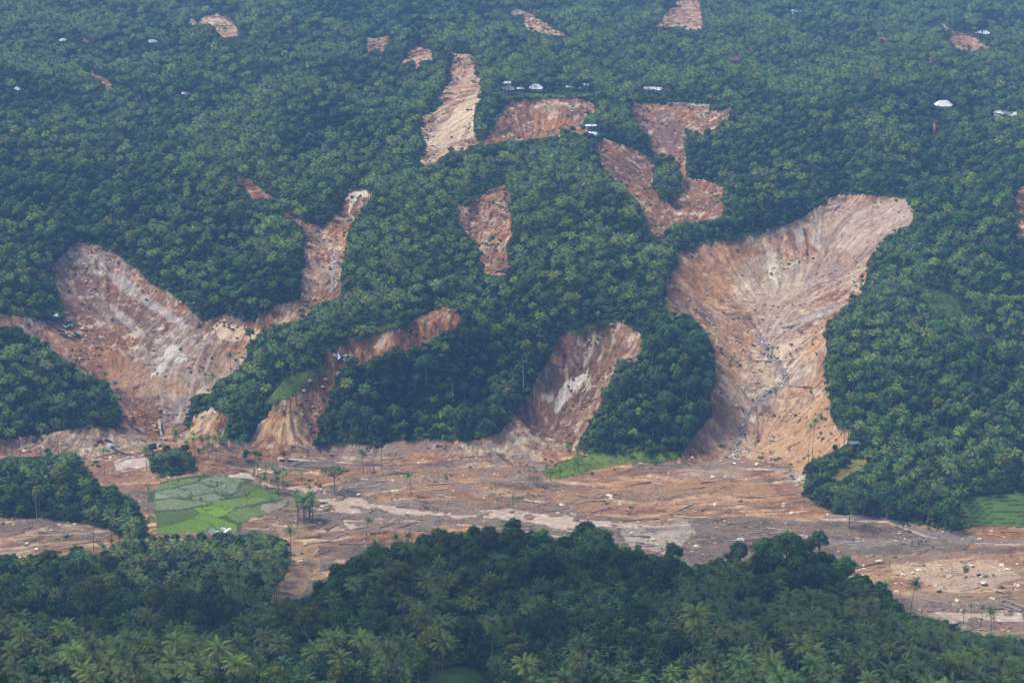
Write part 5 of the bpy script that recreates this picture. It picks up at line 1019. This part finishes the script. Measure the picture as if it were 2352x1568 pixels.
def rocks(name, sel, smin, smax, cols, label, seed):
    r = np.random.default_rng(seed); ico = np.array([(0,0,1),(.89,0,.45),(.28,.85,.45),(-.72,.53,.45),(-.72,-.53,.45),(.28,-.85,.45),(.72,.53,-.45),(-.28,.85,-.45),(-.89,0,-.45),(-.28,-.85,-.45),(.72,-.53,-.45),(0,0,-1)]); fa = np.array([(0,1,2),(0,2,3),(0,3,4),(0,4,5),(0,5,1),(1,6,2),(2,7,3),(3,8,4),(4,9,5),(5,10,1),(6,7,2),(7,8,3),(8,9,4),(9,10,5),(10,6,1),(11,7,6),(11,8,7),(11,9,8),(11,10,9),(11,6,10)])
    n_ = len(sel); s_ = smin+(smax-smin)*r.random(n_)**3; v = ico[None]*r.uniform(.7, 1.25, (n_, 12, 1))*np.stack([s_*r.uniform(.8, 1.5, n_), s_*r.uniform(.8, 1.4, n_), s_*r.uniform(.4, .8, n_)], 1)[:, None]
    w = r.uniform(0, 6.28, n_); c_, s2 = np.cos(w)[:, None], np.sin(w)[:, None]; v = np.stack([v[..., 0]*c_-v[..., 1]*s2, v[..., 0]*s2+v[..., 1]*c_, v[..., 2]], -1)+np.stack([sel[:, 0], sel[:, 1], sel[:, 2]], 1)[:, None]
    f = (fa[None]+12*np.arange(n_)[:, None, None]).reshape(-1, 3); cc = np.array(cols)[r.integers(0, len(cols), n_)]*r.uniform(.75, 1.2, (n_, 1))
    me_ = raw_mesh(name, v.reshape(-1, 3), f, False); set_col(me_, 'leaf', np.repeat(cc, 12, 0)); return mk(name, me_, M_lit, kind='stuff', label=label)
cr_ = fbm(X, Y, 11, 150, 4)*.5+.5; d2 = fbm(X, Y, 30, 310, 2)
sel = np.nonzero(kk & ((r.random(len(X)) < .03) | ((cr_ > .6) & (r.random(len(X)) < .2))))[0]
rs_ = np.random.default_rng(31); Y2 = rs_.uniform(1180, 1760, 90000); X2 = Y2*rs_.uniform(-.29, .29, 90000); Z2 = ground_z(X2, Y2); a2, b2 = project(X2, Y2, Z2); k2 = np.nonzero((samp(soilR, a2, b2) > 0) & (samp(soilR, a2, b2) < len(SOIL)) & (fbm(X2, Y2, 18, 330, 3) > .05) & (rs_.random(90000) < .45))[0]
rocks('slope_clods', np.stack([X2[k2], Y2[k2], Z2[k2]], 1), .25, 1.5, [(.30, .17, .10), (.15, .08, .05), (.45, .34, .24), (.10, .06, .045)], 'clods and stones lying on the bare slopes', 15)
rocks('rubble', np.stack([X[sel], Y[sel], Z[sel]], 1), .25, 1.3, [(.45, .34, .23), (.40, .24, .14), (.24, .13, .085), (.62, .52, .42), (.3, .18, .12)], 'clods and stones strewn over the debris', 12)
bed = [(1740,768),(1762,800),(1800,850),(1808,875),(1765,900),(1720,940),(1705,980),(1690,1030),(1688,1052)]; P_ = []
rb = random.Random(4)
for k in range(1500):
    q = rb.random()*(len(bed)-1); i = int(q); q -= i; P_.append((bed[i][0]*(1-q)+bed[i+1][0]*q+rb.gauss(0, 3.6), bed[i][1]*(1-q)+bed[i+1][1]*q+rb.gauss(0, 3)))
for k in range(260): q = rb.random(); P_.append((1740+220*q+rb.gauss(0, 3), 765-75*q+rb.gauss(0, 4)))
for k in range(200): q = rb.random(); P_.append((770-10*q+rb.gauss(0, 5), 580+90*q))
rows_ = np.array([at(*p)[:2] for p in P_]); rocks('stream_boulders', np.stack([rows_[:, 0], rows_[:, 1], ground_z(rows_[:, 0], rows_[:, 1])+.1], 1), .2, .8, [(.24, .22, .20), (.32, .28, .25), (.15, .13, .12), (.50, .44, .38)], 'grey stones filling the stream beds of the gullies', 13)
# large pale blocks on the lower right debris
M_blk = simple('pale_clay', (.60, .50, .38), .9, .1, .8, .22)
rb = random.Random(14); spots = [(2020,1290),(2075,1320),(2110,1310),(2150,1345),(2180,1325),(2230,1300),(2260,1340),(2300,1300),(2335,1345),(2060,1360),(1985,1300),(2200,1380),(1820,1180),(1700,1240),(1600,1255),(1500,1240),(1450,1225),(1640,1160),(1400,1140),(2280,1375),(2250,1240),(700,1250),(690,1290),(1290,1160)]
spots.sort(key=lambda p: p[0])
for k, (X_, Y_) in enumerate(spots):
    x, y = at(X_, Y_); rr = np.random.default_rng(900+k); import bmesh
    bm = bmesh.new(); bmesh.ops.create_icosphere(bm, subdivisions=2, radius=1)
    for v in bm.verts: v.co = Vector((v.co.x*rb.uniform(1.5, 1.8), v.co.y*1.5, v.co.z*.8))*(1+.25*rr.normal())
    me_ = bpy.data.meshes.new('pale_block'); bm.to_mesh(me_); bm.free(); me_.materials.append(M_blk)
    e = link(bpy.data.objects.new('pale_block', me_)); e.location = (x, y, float(ground_z(x, y))+.2); e.rotation_euler = (0, 0, rb.random()*6); e.scale = (rb.uniform(.6, 1.2),)*3
    wh = 'lower right debris' if X_ > 1950 else ('debris right of the river' if X_ > 1380 else 'debris left of the river bend'); L_ = [p for p in spots if (p[0] > 1950) == (X_ > 1950) and (p[0] > 1380) == (X_ > 1380)]; q = L_.index((X_, Y_))
    nth = ['leftmost', 'second', 'third', 'fourth', 'fifth', 'sixth', 'seventh', 'eighth', 'ninth', 'tenth', 'eleventh', 'twelfth', 'thirteenth', 'fourteenth', 'fifteenth'][q]
    e['label'] = f"cream coloured clay block, {nth} from the left on the {wh}" if q else f"cream coloured clay block, leftmost on the {wh}"; e['category'] = 'boulder'; e['group'] = 'pale blocks on the '+wh
# ---------------------------------------------------------------- haze
hb = bpy.data.meshes.new('haze'); x0, x1, y0, y1, z0, z1 = -2600, 2600, -60, 9100, -12, 620
hb.from_pydata([(x, y, z) for x in (x0, x1) for y in (y0, y1) for z in (z0, z1)], [], [(0,1,3,2),(4,6,7,5),(0,4,5,1),(2,3,7,6),(0,2,6,4),(1,5,7,3)])
M_hz = bpy.data.materials.new('haze'); M_hz.use_nodes = True; hn = M_hz.node_tree; hn.nodes.remove(hn.nodes['Principled BSDF'])
pv = N(hn, 'ShaderNodeVolumePrincipled'); pv.inputs['Color'].default_value = (.24, .50, 1.0, 1); pv.inputs['Density'].default_value = HAZE_D; pv.inputs['Anisotropy'].default_value = .0
hn.links.new(pv.outputs[0], hn.nodes['Material Output'].inputs['Volume'])
mk('haze', hb, M_hz, kind='stuff', label='thin blue haze over the valley')

# an unseen cloud, added off to the left to shade the nearest hills
def shade_cloud(name, boxc, size, n_, seed, label):
    import bmesh
    r = random.Random(seed); bm = bmesh.new()
    for k in range(n_):
        u, v = r.uniform(-1, 1), r.uniform(-1, 1)
        if u*u+v*v > 1.1: continue
        R_ = r.uniform(45, 95)*(1.2-.5*math.hypot(u, v)); m4 = Matrix.Translation((boxc[0]+u*size[0], boxc[1]+v*size[1], boxc[2]+r.uniform(-15, 25))) @ Matrix.Diagonal((1.2, 1.1, .55, 1))
        bmesh.ops.create_icosphere(bm, subdivisions=3, radius=R_, matrix=m4)
    for v in bm.verts:
        p = v.co; v.co = p + Vector((math.sin(p.y*.11+p.z*.07), math.sin(p.x*.09+p.z*.1), math.sin(p.x*.13+p.y*.12)))*5
    me_ = bpy.data.meshes.new(name); bm.to_mesh(me_); bm.free()
    for p in me_.polygons: p.use_smooth = True
    M_, cn, cb = mat('shade_cloud', 1, 0); cb.inputs['Base Color'].default_value = (.85, .86, .88, 1); mk(name, me_, M_, kind='structure', label=label)
shade_cloud('shade_cloud', (-590, 830, 900), (440, 185), 44, 3, 'unseen cloudlike mass added to shade the near hills')
